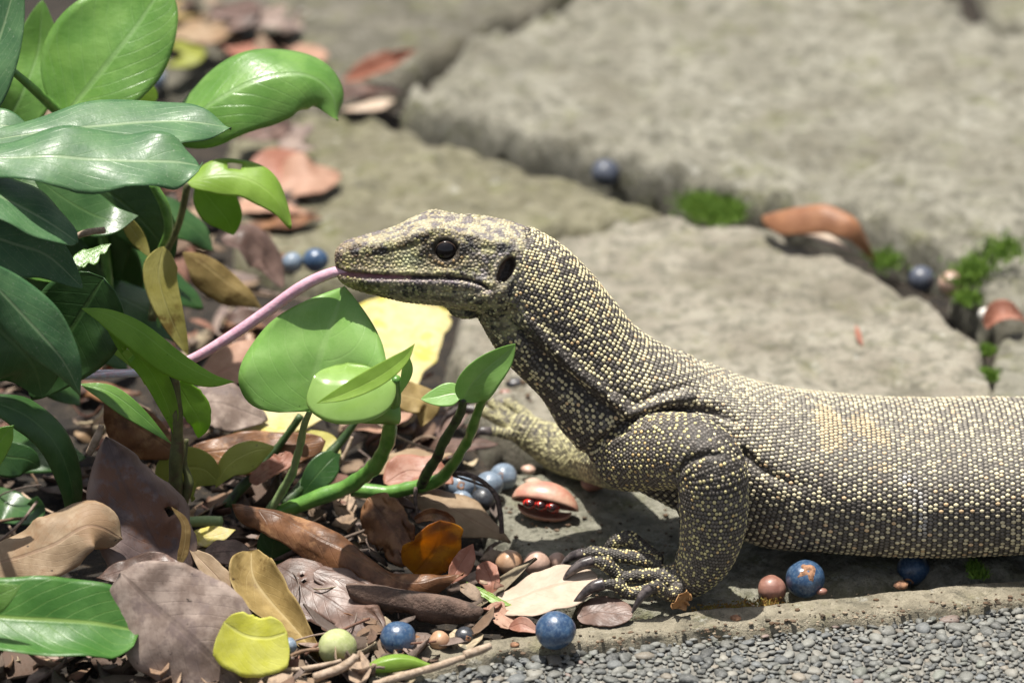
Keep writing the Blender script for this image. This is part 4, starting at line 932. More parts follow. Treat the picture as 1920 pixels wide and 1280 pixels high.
# creeping vine with heart-shaped leaves
pd = empty('vine'); tag(pd, 'creeping vine with heart shaped pale green leaves below the lizard head', 'vine')
leaf('leaf', [(582, 770, -0.022), (588, 716, -0.018), (604, 655, -0.012), (628, 590, -0.005), (647, 538, 0.002)], (140, 182), [(0.05, -0.62, 0.78), (0.0, -0.55, 0.83), (0.0, -0.5, 0.86)], G_POTHOS, pd, 'co', (14, 16), (-22, -20), 5, rough=0.0022, sweep=-0.25, crumple=0.0004)
leaf('leaf', [(742, 712, -0.036), (700, 716, -0.040), (650, 718, -0.042), (612, 716, -0.040), (588, 706, -0.038)], (80, 66), unit(np.array([-0.06, -0.52, 0.85])), G_NEW, pd, 'ro', (-8, -8), (-26, -26), rough=0.0004)
leaf('leaf', [(594, 756, -0.062), (650, 736, -0.063), (710, 706, -0.062), (755, 673, -0.060), (778, 644, -0.058)], (22, 18), unit(np.array([0.1, -0.75, 0.6])), G_LIMEC, pd, 'la', (10, 5), (0, 10))
leaf('leaf', [(768, 670, -0.040), (764, 700, -0.039), (750, 740, -0.038)], (9, 12), TOCAM, G_POTHOS, pd, 'la')
leaf('leaf', [(868, 752, -0.034), (880, 726, -0.034), (905, 697, -0.035), (940, 668, -0.036), (966, 645, -0.037)], (30, 44), unit(np.array([0.15, -0.85, 0.5])), G_POTHOS, pd, 'ov', (14, 8), (6, 6), rough=0.0006)
leaf('leaf', [(866, 738, -0.032), (845, 738, -0.032), (818, 744, -0.033), (789, 748, -0.034)], (25, 22), unit(np.array([0, -0.7, 0.7])), G_POTHOS, pd, 'ov', (6, 6), (0, 0), rough=0.0005)
leaf('leaf', [(560, 935, 0.012), (590, 895, 0.014), (620, 862, 0.02), (640, 850, 0.025)], (26, 30), TOCAM, G_DARK, pd, 'la')
leaf('leaf', [(640, 855, 0.03), (610, 835, 0.035), (570, 822, 0.045), (540, 812, 0.05)], (26, 30), HALF, G_YOLIVE, pd, 'la')
tube('petiole', [(580, 772, -0.022), (570, 800, -0.014), (556, 860, -0.002), (535, 910, 0.006), (505, 955, 0.008)], [5.5, 7, 8, 9, 10], M_STEMP, pd, 30, 10, 2)
tube('petiole', [(742, 708, -0.036), (738, 760, -0.030), (728, 820, -0.016), (700, 878, -0.003), (650, 912, 0.005), (590, 936, 0.006), (530, 958, 0.008), (470, 975, 0.01)], [9, 12, 14, 15, 15, 15, 14, 12], M_STEM, pd, 70, 12, 2.5)
tube('stem', [(660, 918, 0.012), (720, 922, 0.010), (770, 914, 0.008), (810, 905, 0.006), (840, 885, 0.002), (866, 842, -0.006), (884, 806, -0.014), (900, 765, -0.022), (914, 735, -0.028), (917, 712, -0.03)], [13, 13, 14, 15, 11, 9.5, 10, 8.5, 6, 1.5], M_STEM, pd, 70, 12, 2.5)
tube('petiole', [(790, 908, 0.004), (812, 868, -0.006), (840, 815, -0.018), (862, 775, -0.028), (870, 748, -0.034)], [11, 10, 9, 8.5, 9], M_STEMD, pd, 30, 10, 3)
tube('petiole', [(562, 780, 0.03), (520, 840, 0.03), (470, 895, 0.025), (425, 950, 0.02)], [7, 8, 10, 10], M_STEMD, pd, 30, 10, 3)
tube('petiole', [(668, 788, 0.03), (640, 828, 0.028), (600, 872, 0.022), (560, 918, 0.015), (535, 945, 0.01)], [6, 9, 11, 11, 10], M_STEMD, pd, 30, 10, 3)
tube('stem', [(356, 978, -0.004), (385, 977, -0.005), (416, 977, -0.006)], [10, 11, 10], M_STEMP, pd, 14, 10)
tube('root', [(845, 888, 0.004), (880, 892, 0.0), (915, 908, -0.002), (935, 930, -0.004), (940, 965, -0.006), (942, 998, -0.008)], [4, 5.5, 4, 6, 5, 5], M_ROOT, pd, 40, 8, 6)
tube('root', [(850, 892, 0.004), (895, 905, 0.0), (925, 918, -0.003), (938, 950, -0.005)], [2.5, 2.5, 2, 2], M_ROOT, pd, 40, 6, 5)
tube('root', [(780, 912, 0.004), (778, 935, 0.0), (782, 968, -0.004)], [4, 4, 3], M_ROOT, pd, 20, 8, 3)
# ------------------------------------------------------------------ fallen leaves
def dead(name, c1, c2, vein, **k):
    d = dict(nveins=9, slant=0.5, veinamt=0.38, rough=0.62, transl=0.12, spots=0.4, relief=0.42, mott=110.0)
    d.update(k); return leaf_mat(name, c1, c2, vein, **d)
D_PURP = dead('dead_purple', (0.105, 0.064, 0.050), (0.185, 0.118, 0.094), (0.07, 0.042, 0.033), blot=(0.065, 0.036, 0.025), rough=0.42)
D_DARKP = dead('dead_dark_purple', (0.075, 0.052, 0.050), (0.15, 0.108, 0.10), (0.07, 0.045, 0.04), blot=(0.12, 0.055, 0.03), rough=0.45, edge=(0.20, 0.14, 0.11))
D_GREY = dead('dead_grey_brown', (0.175, 0.125, 0.10), (0.35, 0.275, 0.23), (0.12, 0.085, 0.07), blot=(0.17, 0.125, 0.11), spots=0.7, rough=0.7)
D_TAN = dead('dead_tan', (0.26, 0.18, 0.105), (0.37, 0.27, 0.17), (0.25, 0.15, 0.10), blot=(0.28, 0.18, 0.10), transl=0.2)
D_PALE = dead('dead_pale', (0.47, 0.36, 0.27), (0.56, 0.46, 0.36), (0.33, 0.22, 0.15), spots=0.25, transl=0.2)
D_BROWN = dead('dead_brown', (0.10, 0.043, 0.018), (0.23, 0.105, 0.045), (0.08, 0.04, 0.02), blot=(0.33, 0.17, 0.08), rough=0.42, coat=0.1, transl=0.2, tcol=(0.5, 0.16, 0.03))
D_LONG = dead('dead_long_brown', (0.10, 0.045, 0.02), (0.24, 0.11, 0.048), (0.08, 0.04, 0.02), blot=(0.36, 0.19, 0.09), rough=0.45, coat=0.08, transl=0.2, tcol=(0.5, 0.16, 0.03), nveins=22, slant=0.12, veinamt=0.18, relief=0.55)
D_RED = dead('dead_red', (0.27, 0.105, 0.065), (0.36, 0.17, 0.115), (0.2, 0.08, 0.05), blot=(0.40, 0.22, 0.16), rough=0.5, transl=0.2, tcol=(0.6, 0.18, 0.08))
D_ORANGE = dead('dead_orange', (0.30, 0.13, 0.02), (0.50, 0.26, 0.02), (0.25, 0.10, 0.02), blot=(0.16, 0.06, 0.02), transl=0.5, tcol=(0.95, 0.50, 0.02), rough=0.4)
D_OLIVE = dead('dead_olive', (0.25, 0.175, 0.06), (0.36, 0.26, 0.10), (0.42, 0.33, 0.15), transl=0.25, tcol=(0.5, 0.35, 0.1), blot=(0.16, 0.10, 0.03))
D_YEL = dead('dead_yellow', (0.55, 0.55, 0.06), (0.62, 0.62, 0.14), (0.66, 0.66, 0.3), spots=0.05, transl=0.35, tcol=(0.8, 0.8, 0.08))
D_CREAM = dead('dead_cream', (0.56, 0.48, 0.22), (0.62, 0.55, 0.32), (0.6, 0.5, 0.25), spots=0.1, transl=0.3, tcol=(0.8, 0.7, 0.2), blot=(0.55, 0.48, 0.10))
D_ORB = dead('dead_orange_brown', (0.22, 0.095, 0.045), (0.31, 0.145, 0.07), (0.2, 0.09, 0.05), rough=0.5, transl=0.1)
D_RUST = dead('dead_rust', (0.36, 0.18, 0.07), (0.48, 0.28, 0.12), (0.3, 0.14, 0.06), transl=0.2)
D_PINK = dead('dead_pink', (0.34, 0.19, 0.125), (0.44, 0.27, 0.19), (0.4, 0.2, 0.15), transl=0.2)
G_FALL = leaf_mat('leaf_fallen_green', (0.045, 0.145, 0.022), (0.08, 0.20, 0.04), (0.30, 0.42, 0.10), 8, 0.45, 0.5, 0.42, 0.1, 0.3, (0.25, 0.50, 0.02), relief=0.4)
BARK = simple_mat('bark', (0.07, 0.042, 0.03), (0.15, 0.095, 0.07), 130, 0.8, 0.9, 500, c3=(0.045, 0.03, 0.022), s3=70, dist=0.0012)

def fl(label, spine, w, face, mat, kind='ov', fold=(0, 0), curl=(0, 0), name='dead_leaf', group=None, lie=None, **k):
    if lie is not None: spine = [(p[0], p[1], 0, z_) for p, z_ in zip(spine, np.interp(np.linspace(0, 1, len(spine)), np.linspace(0, 1, len(lie)), lie))]
    if name == 'dead_leaf': k.setdefault('crumple', 0.0011); k['jag'] = max(k.get('jag', 0), 0.14)
    o = leaf(name, spine, w, face, mat, None, kind, fold, curl, **k)
    tag(o, label, 'leaf', group)
    return o
def G(x, y, z): return (x, y, 0, z)
# foreground, in front of the seedling
fl('large dark purple brown dead leaf standing against the seedling stem', [(340, 1092, -0.056), (296, 1030, -0.05), (260, 960, -0.042), (226, 890, -0.035), (198, 818, -0.028)], (112, 92), unit(np.array([0.1, -0.62, 0.75])), D_DARKP, 'ov', (10, 14), (-18, 14), wave=5, crumple=0.0016, holes=[(0.42, 0.80, 0.035, 0.05)])
fl('torn purple flap of dead leaf above the grey brown leaf', [(180, 1082, -0.085), (230, 1068, -0.085), (300, 1050, -0.085), (345, 1060, -0.086)], (26, 30), HALF, D_PURP, 'la', wave=3)
fl('broad grey brown dead leaf with a dark midrib beside the yellow leaf', [(225, 1072, -0.115), (280, 1128, -0.12), (340, 1180, -0.125), (400, 1235, -0.13), (470, 1310, -0.135)], (128, 118), unit(np.array([0.05, -0.72, 0.68])), D_GREY, 'el', (4, -4), (-8, -22), wave=4, holes=[(0.86, 0.85, 0.02, 0.04)])
fl('pale tan crumpled leaf with a pinkish midrib over the green leaf', [(-30, 1062, -0.07), (40, 1045, -0.07), (100, 1020, -0.07), (170, 985, -0.065), (230, 1010, -0.06)], (70, 62), unit(np.array([-0.1, -0.55, 0.8])), D_TAN, 'el', (8, -10), (-20, -10), wave=8)
fl('fallen glossy green leaf with yellowish veins and upturned edge', [(-60, 1150, -0.13), (20, 1158, -0.13), (100, 1162, -0.13), (180, 1168, -0.128), (262, 1182, -0.126)], (82, 96), unit(np.array([0.0, -0.7, 0.7])), G_FALL, 'cut', (14, 10), (-10, 40), wave=4, name='green_leaf')
fl('bright yellow leaf beside the grey brown leaf', [(420, 1165, -0.125), (460, 1190, -0.125), (500, 1195, -0.125), (538, 1185, -0.125)], (42, 78), unit(np.array([0.1, -0.8, 0.55])), D_YEL, 'cut', (5, 5), (0, -10))
fl('olive brown boat shaped dead leaf with a dark hollow', [(470, 1028, -0.05), (475, 1080, -0.062), (510, 1130, -0.075), (555, 1180, -0.09), (612, 1250, -0.11)], (66, 74), unit(np.array([-0.1, -0.70, 0.68])), D_OLIVE, 'ov', (28, 34), (24, 30), wave=4)
fl('narrow ochre dead leaf edge beside the olive boat leaf', [(352, 1020, -0.05), (390, 1062, -0.06), (425, 1105, -0.07), (445, 1165, -0.085)], (24, 20), unit(np.array([0.3, -0.7, 0.6])), D_TAN, 'la', (20, -10), wave=3)
fl('small copper disc of dead leaf beside the green stem stub', [(384, 1040, -0.04), (425, 1036, -0.04), (468, 1036, -0.04)], (30, 26), HALF, D_PURP, 'ro')
fl('purple grey flat dead leaf with two insect holes behind the green fruit', [(520, 1060, -0.045), (575, 1098, -0.06), (640, 1140, -0.075), (712, 1192, -0.095)], (72, 78), unit(np.array([0.02, -0.62, 0.78])), D_PURP, 'cut', (-4, 4), (-16, -6), wave=3, jag=0.3, holes=[(0.30, 0.46, 0.018, 0.035), (0.22, 0.4, 0.01, 0.02)])
fl('torn purple leaf corner over the dark gap beside the bark', [(588, 1072, -0.055), (640, 1090, -0.06), (690, 1118, -0.068), (722, 1150, -0.075)], (36, 30), HALF, D_PURP, 'cut', (0, 0), (-20, -20), jag=0.3)
fl('long curled shiny brown leaf arching under the vine stem', [(436, 950, -0.026), (500, 958, -0.032), (560, 984, -0.038), (640, 1024, -0.046), (710, 1066, -0.053), (765, 1088, -0.056), (825, 1082, -0.053), (868, 1078, -0.050)], (40, 56), [(0.1, -0.3, 0.95), (0.1, -0.4, 0.9), (0.1, -0.4, 0.9), (0.05, -0.5, 0.85)], D_LONG, 'st', (-14, -22), (-30, -46), wave=9, crumple=0.0018, nu=70, nv=21)
fl('translucent orange yellow leaf curled up beside the long brown leaf', [(775, 1075, -0.034), (800, 1050, -0.034), (822, 1018, -0.034), (826, 976, -0.034)], (62, 50), unit(np.array([0.2, -0.9, 0.3])), D_ORANGE, 'cut', (10, 10), (15, -20), jag=0.2)
fl('brown crumpled leaf standing behind the orange yellow leaf', [(690, 935, -0.005), (720, 970, -0.012), (748, 1010, -0.018), (770, 1060, -0.025)], (46, 52), unit(np.array([0.2, -0.8, 0.5])), D_BROWN, 'cut', (10, -15), (20, -25), jag=0.35, wave=6)
fl('tan grey leaf lying under the dry root', [(760, 930, 0.01), (830, 945, 0.006), (890, 975, 0.0), (958, 1014, -0.008)], (52, 46), unit(np.array([0.05, -0.4, 0.9])), D_TAN, 'la', (-5, -10), (-15, -20), wave=4)
fl('brown curled scrap of leaf behind the orange yellow leaf top', [(775, 975, -0.02), (808, 962, -0.022), (842, 972, -0.024), (846, 990, -0.025)], (14, 18), TOCAM, D_BROWN, 'cut', (20, 20), (30, 30), jag=0.3)
fl('reddish pink leaf leaning beside the orange yellow leaf', [(842, 1095, -0.05), (858, 1068, -0.045), (876, 1040, -0.04), (888, 1020, -0.038)], (20, 24), unit(np.array([0.2, -0.85, 0.4])), D_RED, 'la', (10, 10))
fl('small red brown leaf beneath the tan nuts', [(905, 1055, -0.034), (915, 1075, -0.04), (922, 1095, -0.046), (918, 1118, -0.05)], (22, 26), unit(np.array([0.0, -0.7, 0.7])), D_RED, 'ov', (8, 8))
fl('pale cream leaf with a thin brown midrib under the claws', [(925, 1130, -0.062), (990, 1112, -0.062), (1050, 1096, -0.060), (1120, 1078, -0.056)], (52, 92), unit(np.array([-0.03, -0.22, 0.97])), D_PALE, 'el', (3, 3), (4, 10), wave=2)
fl('small purple leaf under the thumb claw on the kerb edge', [(1082, 1158, -0.079), (1115, 1146, -0.079), (1150, 1146, -0.08), (1186, 1152, -0.082)], (44, 38), unit(np.array([0.0, -0.35, 0.92])), D_PURP, 'el', (0, 6), (-6, 0))
fl('brown curled leaf scrap behind the blue fruit on the kerb', [(955, 1178, -0.085), (980, 1172, -0.086), (1012, 1190, -0.09)], (16, 20), HALF, D_RED, 'la', (20, -10), (10, 30))
fl('torn reddish tan leaf scrap beside the green shard', [(922, 1128, -0.066), (940, 1150, -0.072), (962, 1174, -0.08)], (24, 28), HALF, D_PINK, 'cut', (5, 5), jag=0.5)
fl('thin green leaf shard beside the pale cream leaf', [(874, 1088, -0.055), (905, 1108, -0.06), (935, 1125, -0.064), (968, 1137, -0.068)], (9, 12), HALF, G_LIMEC, 'la', (10, 0), jag=0.6, name='green_leaf')
fl('narrow bright green rolled leaf lying on the gravel edge', [(678, 1258, -0.13), (715, 1242, -0.128), (765, 1234, -0.127), (822, 1248, -0.128)], (22, 24), unit(np.array([0.05, -0.45, 0.88])), G_LIMEC, 'la', (-15, -20), (-40, -45), name='green_leaf')
# bark roll
o = leaf('bark_roll', [(650, 1096, -0.070), (720, 1108, -0.073), (790, 1118, -0.076), (850, 1130, -0.078), (905, 1146, -0.080)], (46, 62), unit(np.array([0, -0.45, 0.9])), BARK, None, 'cut', (-20, -25), (-75, -80), jag=0.3, thick=0.0012, crumple=0.0014); tag(o, 'curled piece of dark brown bark beside the blue fruit', 'bark')
# litter behind the vine
fl('cream and yellow leaf lying behind the heart shaped leaf stems', [(430, 820, 0.045), (490, 800, 0.05), (550, 785, 0.055), (640, 770, 0.06)], (44, 50), unit(np.array([0, -0.3, 0.95])), D_CREAM, 'la', (5, 5), wave=3)
fl('brown curled dead leaf behind the seedling stem', [(195, 745, 0.01), (240, 785, 0.01), (290, 820, 0.01), (350, 862, 0.008)], (40, 62), unit(np.array([0.1, -0.65, 0.7])), D_BROWN, 'la', (10, -10), (0, -25))
fl('brown dead leaf lying between the seedling and the vine', [(350, 770, 0.05), (400, 755, 0.05), (450, 770, 0.05), (500, 790, 0.05)], (50, 62), HALF, D_GREY, 'ov', (10, 0), wave=4)
fl('dark brown leaf in the shade below the cream and yellow leaf', [(350, 850, 0.03), (430, 842, 0.03), (520, 838, 0.03), (610, 825, 0.03)], (36, 52), unit(np.array([0, -0.6, 0.75])), D_BROWN, 'el', (0, -10), wave=4)
fl('peach coloured leaf lying under the tongue', [(375, 720, 0.09), (430, 690, 0.10), (480, 660, 0.11), (520, 640, 0.12)], (46, 46), HALF, D_PINK, 'ov', wave=3)
fl('large pale yellow leaf lying behind the heart shaped leaf', [(700, 740, 0.10), (740, 680, 0.12), (770, 620, 0.15), (790, 570, 0.17)], (110, 76), unit(np.array([0, -0.35, 0.93])), D_CREAM, 'cut', (5, 5), wave=5)
fl('pale yellow leaf below the snout behind the heart shaped leaf', [(660, 590, 0.17), (720, 570, 0.18), (780, 580, 0.18), (850, 590, 0.18)], (44, 50), UPW, D_CREAM, 'ov')
fl('brown and yellow leaf edge behind the rolled new leaf', [(720, 735, 0.06), (770, 745, 0.06), (800, 760, 0.06), (790, 800, 0.055)], (36, 36), HALF, D_OLIVE, 'ov', wave=4)
fl('yellow olive hanging leaf with brown stain beside the dark stems', [(306, 462, 0.06), (298, 520, 0.055), (318, 590, 0.05), (352, 665, 0.045)], (36, 30), unit(np.array([0.1, -0.85, 0.45])), G_YOLIVE, 'st', (10, -10), (10, 10), name='hanging_leaf')
fl('thin yellow green withered leaf between the dark shrub leaves', [(222, 390, 0.07), (245, 425, 0.07), (265, 455, 0.07), (284, 486, 0.068)], (14, 16), TOCAM, G_YOLIVE, 'la', name='hanging_leaf')
fl('dark folded leaf with a tan upper edge behind the tongue', [(345, 470, 0.12), (390, 500, 0.12), (440, 540, 0.12), (490, 580, 0.12)], (24, 52), [(0, -0.3, 0.9), (0.1, -0.5, 0.8), (0.1, -0.5, 0.8)], D_OLIVE, 'la', (20, -30), (0, -10))
fl('curled purple brown leaf with a hollow behind the tongue', [(415, 450, 0.20), (460, 445, 0.20), (500, 480, 0.20), (530, 540, 0.19)], (44, 66), [(-0.2, -0.5, 0.8), (0.1, -0.7, 0.6), (0.5, -0.7, 0.4)], D_PURP, 'el', (-10, 20), (-40, 30))
fl('rounded yellow brown leaf behind the pale petiole', [(300, 915, 0.004), (335, 880, 0.006), (380, 878, 0.006), (412, 905, 0.004)], (40, 66), TOCAM, G_YGREEN, 'ov', (0, 5), name='withered_leaf')
fl('olive green speckled leaf drooping beside the dark petiole', [(515, 838, 0.015), (470, 848, 0.012), (430, 872, 0.008), (405, 915, 0.002)], (36, 28), [(0, -0.5, 0.85), (-0.3, -0.7, 0.6), (-0.5, -0.7, 0.4)], G_YGREEN, 'la', (0, 0), (-20, -10), name='withered_leaf')
fl('dark green leaf tucked under the long brown leaf', [(510, 1060, -0.03), (512, 1020, -0.028), (540, 985, -0.026), (600, 990, -0.024)], (30, 40), TOCAM, G_DARK, 'ov', name='green_leaf')
fl('torn yellow stalk of leaf at the seedling foot', [(334, 1062, -0.072), (346, 1020, -0.068), (346, 980, -0.064), (322, 950, -0.06)], (10, 12), TOCAM, D_OLIVE, 'st')
fl('pale mauve leaf lying beside the far foot', [(740, 860, 0.085), (800, 850, 0.085), (860, 838, 0.085), (935, 830, 0.085)], (60, 52), UPW, D_PURP, 'ov', (0, 4), wave=3)
fl('mauve leaf with brown rim beside the dark vine petiole', [(730, 800, 0.11), (780, 790, 0.115), (830, 790, 0.12), (880, 775, 0.125)], (60, 60), UPW, D_PURP, 'ov', wave=4)
fl('pale pink leaf beyond the vine stems', [(640, 800, 0.09), (690, 790, 0.095), (740, 770, 0.10), (770, 740, 0.11)], (50, 50), UPW, D_PINK, 'la', wave=4)
fl('tan leaf under the small vine stem', [(690, 880, 0.03), (740, 870, 0.034), (790, 860, 0.04), (850, 850, 0.045)], (56, 50), UPW, D_TAN, 'ov', wave=5)
fl('red brown leaf behind the vine stem joint', [(720, 905, 0.012), (770, 880, 0.018), (820, 890, 0.016), (850, 905, 0.012)], (40, 36), HALF, D_RED, 'ov', wave=4)
fl('red orange scrap of leaf behind the pale petiole', [(470, 905, 0.012), (500, 885, 0.014), (530, 870, 0.016), (545, 850, 0.02)], (26, 22), HALF, D_RED, 'cut', jag=0.4)
fl('cream scrap of leaf beside the green stem stub', [(352, 1000, -0.02), (395, 1002, -0.022), (440, 990, -0.022)], (24, 26), HALF, D_CREAM, 'la')
# background, out of focus
fl('reddish curled leaf on the path stones beyond the broad leaves', [(640, 150, 0.46), (690, 138, 0.46), (740, 120, 0.455), (782, 92, 0.45)], (34, 42), [(0, -0.4, 0.9), (0, -0.5, 0.8), (-0.3, -0.6, 0.6)], D_RED, 'la', (20, 20), (20, 20), lie=(0.004, 0.012, 0.035))
fl('dark reddish leaf lying beside the curled red leaf on the stones', [(590, 195, 0.42), (650, 178, 0.43), (700, 170, 0.43), (760, 180, 0.42)], (40, 40), UPW, D_PURP, 'ov', (10, 10), lie=(0.004, 0.008, 0.004))
fl('pale leaf scrap under the curled red leaf on the stones', [(640, 205, 0.42), (690, 198, 0.42), (740, 192, 0.42)], (34, 30), UPW, D_PALE, 'ov', lie=(0.003, 0.005, 0.003))
fl('bright peach leaf on the stones beyond the lime leaf', [(500, 348, 0.31), (545, 335, 0.315), (590, 330, 0.32), (640, 330, 0.32)], (64, 60), unit(np.array([0, -0.4, 0.9])), D_PINK, 'ov', (6, 6), wave=4, lie=(0.004, 0.014, 0.006))
fl('pink red leaf behind the bright peach leaf', [(470, 330, 0.33), (510, 310, 0.335), (550, 300, 0.34), (590, 310, 0.34)], (40, 46), HALF, D_RED, 'ov', lie=(0.012, 0.016, 0.010))
fl('flat brown leaf under the drooping lime leaf', [(450, 425, 0.27), (510, 418, 0.275), (560, 412, 0.28), (605, 408, 0.28)], (30, 30), UPW, D_BROWN, 'la', wave=4, lie=(0.004, 0.008, 0.004))
fl('pinkish leaf below the bright peach leaf', [(440, 385, 0.29), (490, 385, 0.29), (540, 390, 0.29), (580, 395, 0.28)], (40, 40), UPW, D_PINK, 'ov', lie=(0.004, 0.008, 0.004))
fl('thick curled orange brown leaf wedged in the path joint', [(1432, 410, 0.315), (1490, 404, 0.315), (1550, 402, 0.312), (1605, 430, 0.305), (1636, 490, 0.295)], (26, 44), [(0, -0.5, 0.85), (0.1, -0.6, 0.8), (0.3, -0.7, 0.6), (0.8, -0.5, 0.3)], D_ORB, 'st', (-10, -5), (-25, -30), thick=0.0015, lie=(0.012, 0.020, 0.024, 0.018, -0.004))
fl('pale underside of a leaf below the curled orange brown leaf', [(1465, 432, 0.285), (1520, 436, 0.285), (1560, 452, 0.28), (1602, 478, 0.272)], (18, 22), UPW, D_PALE, 'la', lie=(0.006, 0.008, 0.008, 0.003))
fl('red brown leaf scrap beside the pinkish nut', [(1845, 612, 0.195), (1870, 590, 0.20), (1900, 588, 0.20), (1925, 605, 0.195)], (30, 26), HALF, D_RED, 'ov', (10, 10), (20, 20), lie=(0.002, 0.010, 0.010, 0.002))
fl('tiny red brown sliver on the beige stone', [(1605, 612, 0.190), (1610, 632, 0.185), (1618, 652, 0.18)], (6, 6), HALF, D_RED, 'la', lie=(0.003, 0.005, 0.003))
for i, (x, y, w_, mt, lb) in enumerate([(380, 60, 46, D_TAN, 'tan leaf at the back beside the big glossy leaf'), (440, 30, 50, D_PURP, 'mauve leaf at the far back of the litter'), (470, 95, 40, D_RED, 'rust leaf behind the arching glossy leaf'), (350, 100, 40, G_YGREEN, 'yellow green leaf behind the big glossy leaf'),
        (520, 40, 44, D_GREY, 'grey brown leaf at the back of the litter on stone'), (560, 110, 44, D_PINK, 'pinkish leaf behind the arching glossy leaf tip'), (320, 20, 40, D_OLIVE, 'olive leaf at the back beside the big glossy leaf tip'), (500, 240, 44, D_PURP, 'mauve leaf under the arching glossy leaf'), (560, 260, 40, D_GREY, 'grey leaf below the arching glossy leaf tip')]):
    b_ = gz(x, y, 0.006); a_ = i * 1.7
    fl(lb, [G(x - 60 * math.cos(a_), y - 25 * math.sin(a_), 0.008), G(x, y, 0.018), G(x + 60 * math.cos(a_), y + 25 * math.sin(a_), 0.010)], (w_, w_), unit(np.array([0.2 * math.sin(i * 3), -0.2, 1])), mt, 'ov', (8, 5), (10, -10), wave=5)
fl('crumpled rust coloured leaf scrap at the heel of the near foot', [(1262, 1140, -0.076), (1278, 1122, -0.076), (1292, 1112, -0.074)], (18, 24), unit(np.array([0.2, -0.9, 0.3])), D_RUST, 'cut', (20, -30), (40, 50), jag=0.5, wave=6)

# medium leaves of the litter that only their place tells apart
rs = np.random.RandomState(21)
kinds = [(D_PURP, 'mauve brown'), (D_BROWN, 'dark rusty'), (D_TAN, 'tan'), (D_GREY, 'greyish'), (D_DARKP, 'blackish')]
words = {'ov': 'oval', 'la': 'narrow pointed', 'el': 'rounded', 'cut': 'blunt ended'}
combos = [(k1, k2, k3) for k1 in kinds for k2 in words for k3 in (-1, 0, 1)]
order = rs.permutation(len(combos))
for i in range(len(combos)):
    y = rs.uniform(330, 1285); lim = np.interp(y, [300, 420, 560, 700, 850, 1000, 1100, 1200, 1290], [540, 560, 620, 760, 800, 860, 880, 830, 640]); x = rs.uniform(-110, lim - 20)
    (mt, cw), kd, sg = combos[order[i]]; a = rs.uniform(0, 6.28); L = rs.uniform(40, 85); z0 = rs.uniform(-0.010, 0.000)
    fd = (sg * 22 + rs.uniform(-6, 6), sg * 22 + rs.uniform(-6, 6)); cu = (sg * 25 + rs.uniform(-12, 12), sg * 25 + rs.uniform(-12, 12))
    lb = '%s %s dead leaf %s in the crumbled litter' % (words[kd], cw, {-1: 'arched face down', 0: 'lying flat', 1: 'with upturned sides'}[sg])
    c_ = gz(x, y, z0); d_ = np.array([math.cos(a), math.sin(a), 0]) * L * PXM; pk = rs.uniform(0.0, 0.008)
    q_ = [proj(c_ - d_), proj(c_), proj(c_ + d_)]
    sp = [(q_[0][0], q_[0][1], 0, z0 + rs.uniform(-.003, .006)), (q_[1][0], q_[1][1], 0, z0 + pk), (q_[2][0], q_[2][1], 0, z0 + rs.uniform(-.003, .006))]
    fl(lb, sp, (L * rs.uniform(.35, .6), L * rs.uniform(.35, .6)), unit(np.array([rs.normal(0, .3), rs.normal(-.15, .3), 1])), mt, kd, fd, cu, group=cw + ' leaves in the litter', wave=rs.uniform(0, 6), jag=rs.choice([0, 0, .4]), nu=24, nv=13)

# ------------------------------------------------------------------ ground cover of small fragments
rs = np.random.RandomState(5); VV, FF, CC = [], [], []
palette = np.array([(0.20, 0.12, 0.07), (0.28, 0.19, 0.12), (0.14, 0.08, 0.05), (0.36, 0.26, 0.18), (0.24, 0.11, 0.07), (0.16, 0.12, 0.10), (0.42, 0.34, 0.22), (0.10, 0.07, 0.05), (0.30, 0.22, 0.18)])
nb_ = 0
for i in range(2500):
    x = rs.uniform(-300, 960); y = rs.uniform(300, 1420) if rs.rand() < 0.85 else rs.uniform(0, 300)
    lim = np.interp(y, [0, 150, 260, 420, 560, 700, 850, 1000, 1100, 1200, 1290, 1420], [560, 600, 540, 560, 620, 800, 860, 930, 960, 900, 760, 560])
    if x > lim + rs.normal(0, 25) or vnoise(np.array([[x, y, 0.0]]), 0.011, 4)[0] < -0.05 and y < 1180: continue
    c = gz(x, y, -0.003 + rs.uniform(0, 0.008)); L = rs.choice([0.004, 0.007, 0.011, 0.017], p=[.4, .35, .2, .05]); W = L * rs.uniform(0.3, 0.6)
    a = rs.uniform(0, 6.28); d = np.array([math.cos(a), math.sin(a), rs.normal(0, 0.25)]); up = unit(np.array([rs.normal(0, .35), rs.normal(0, .35), 1])); s = unit(np.cross(d, up)); n = np.cross(s, d)
    t = np.linspace(-1, 1, 5); pr = (1 - np.abs(t) ** 2.2) ** 0.7 * (0.8 + 0.4 * rs.rand(5)); cv = rs.normal(0, 0.35); cu = rs.normal(0.2, 0.4)
    v = np.stack([c + d * (tt * L) + s * (sg * W * pp) + n * (-cv * L * tt * tt + cu * W * abs(sg)) for tt, pp in zip(t, pr) for sg in (-1, 0, 1)])
    VV.append(v); FF.append(gridfaces(5, 3) + nb_); nb_ += 15; CC.append(np.tile(palette[rs.randint(len(palette))] * rs.uniform(0.45, 1.05), (15, 1)))
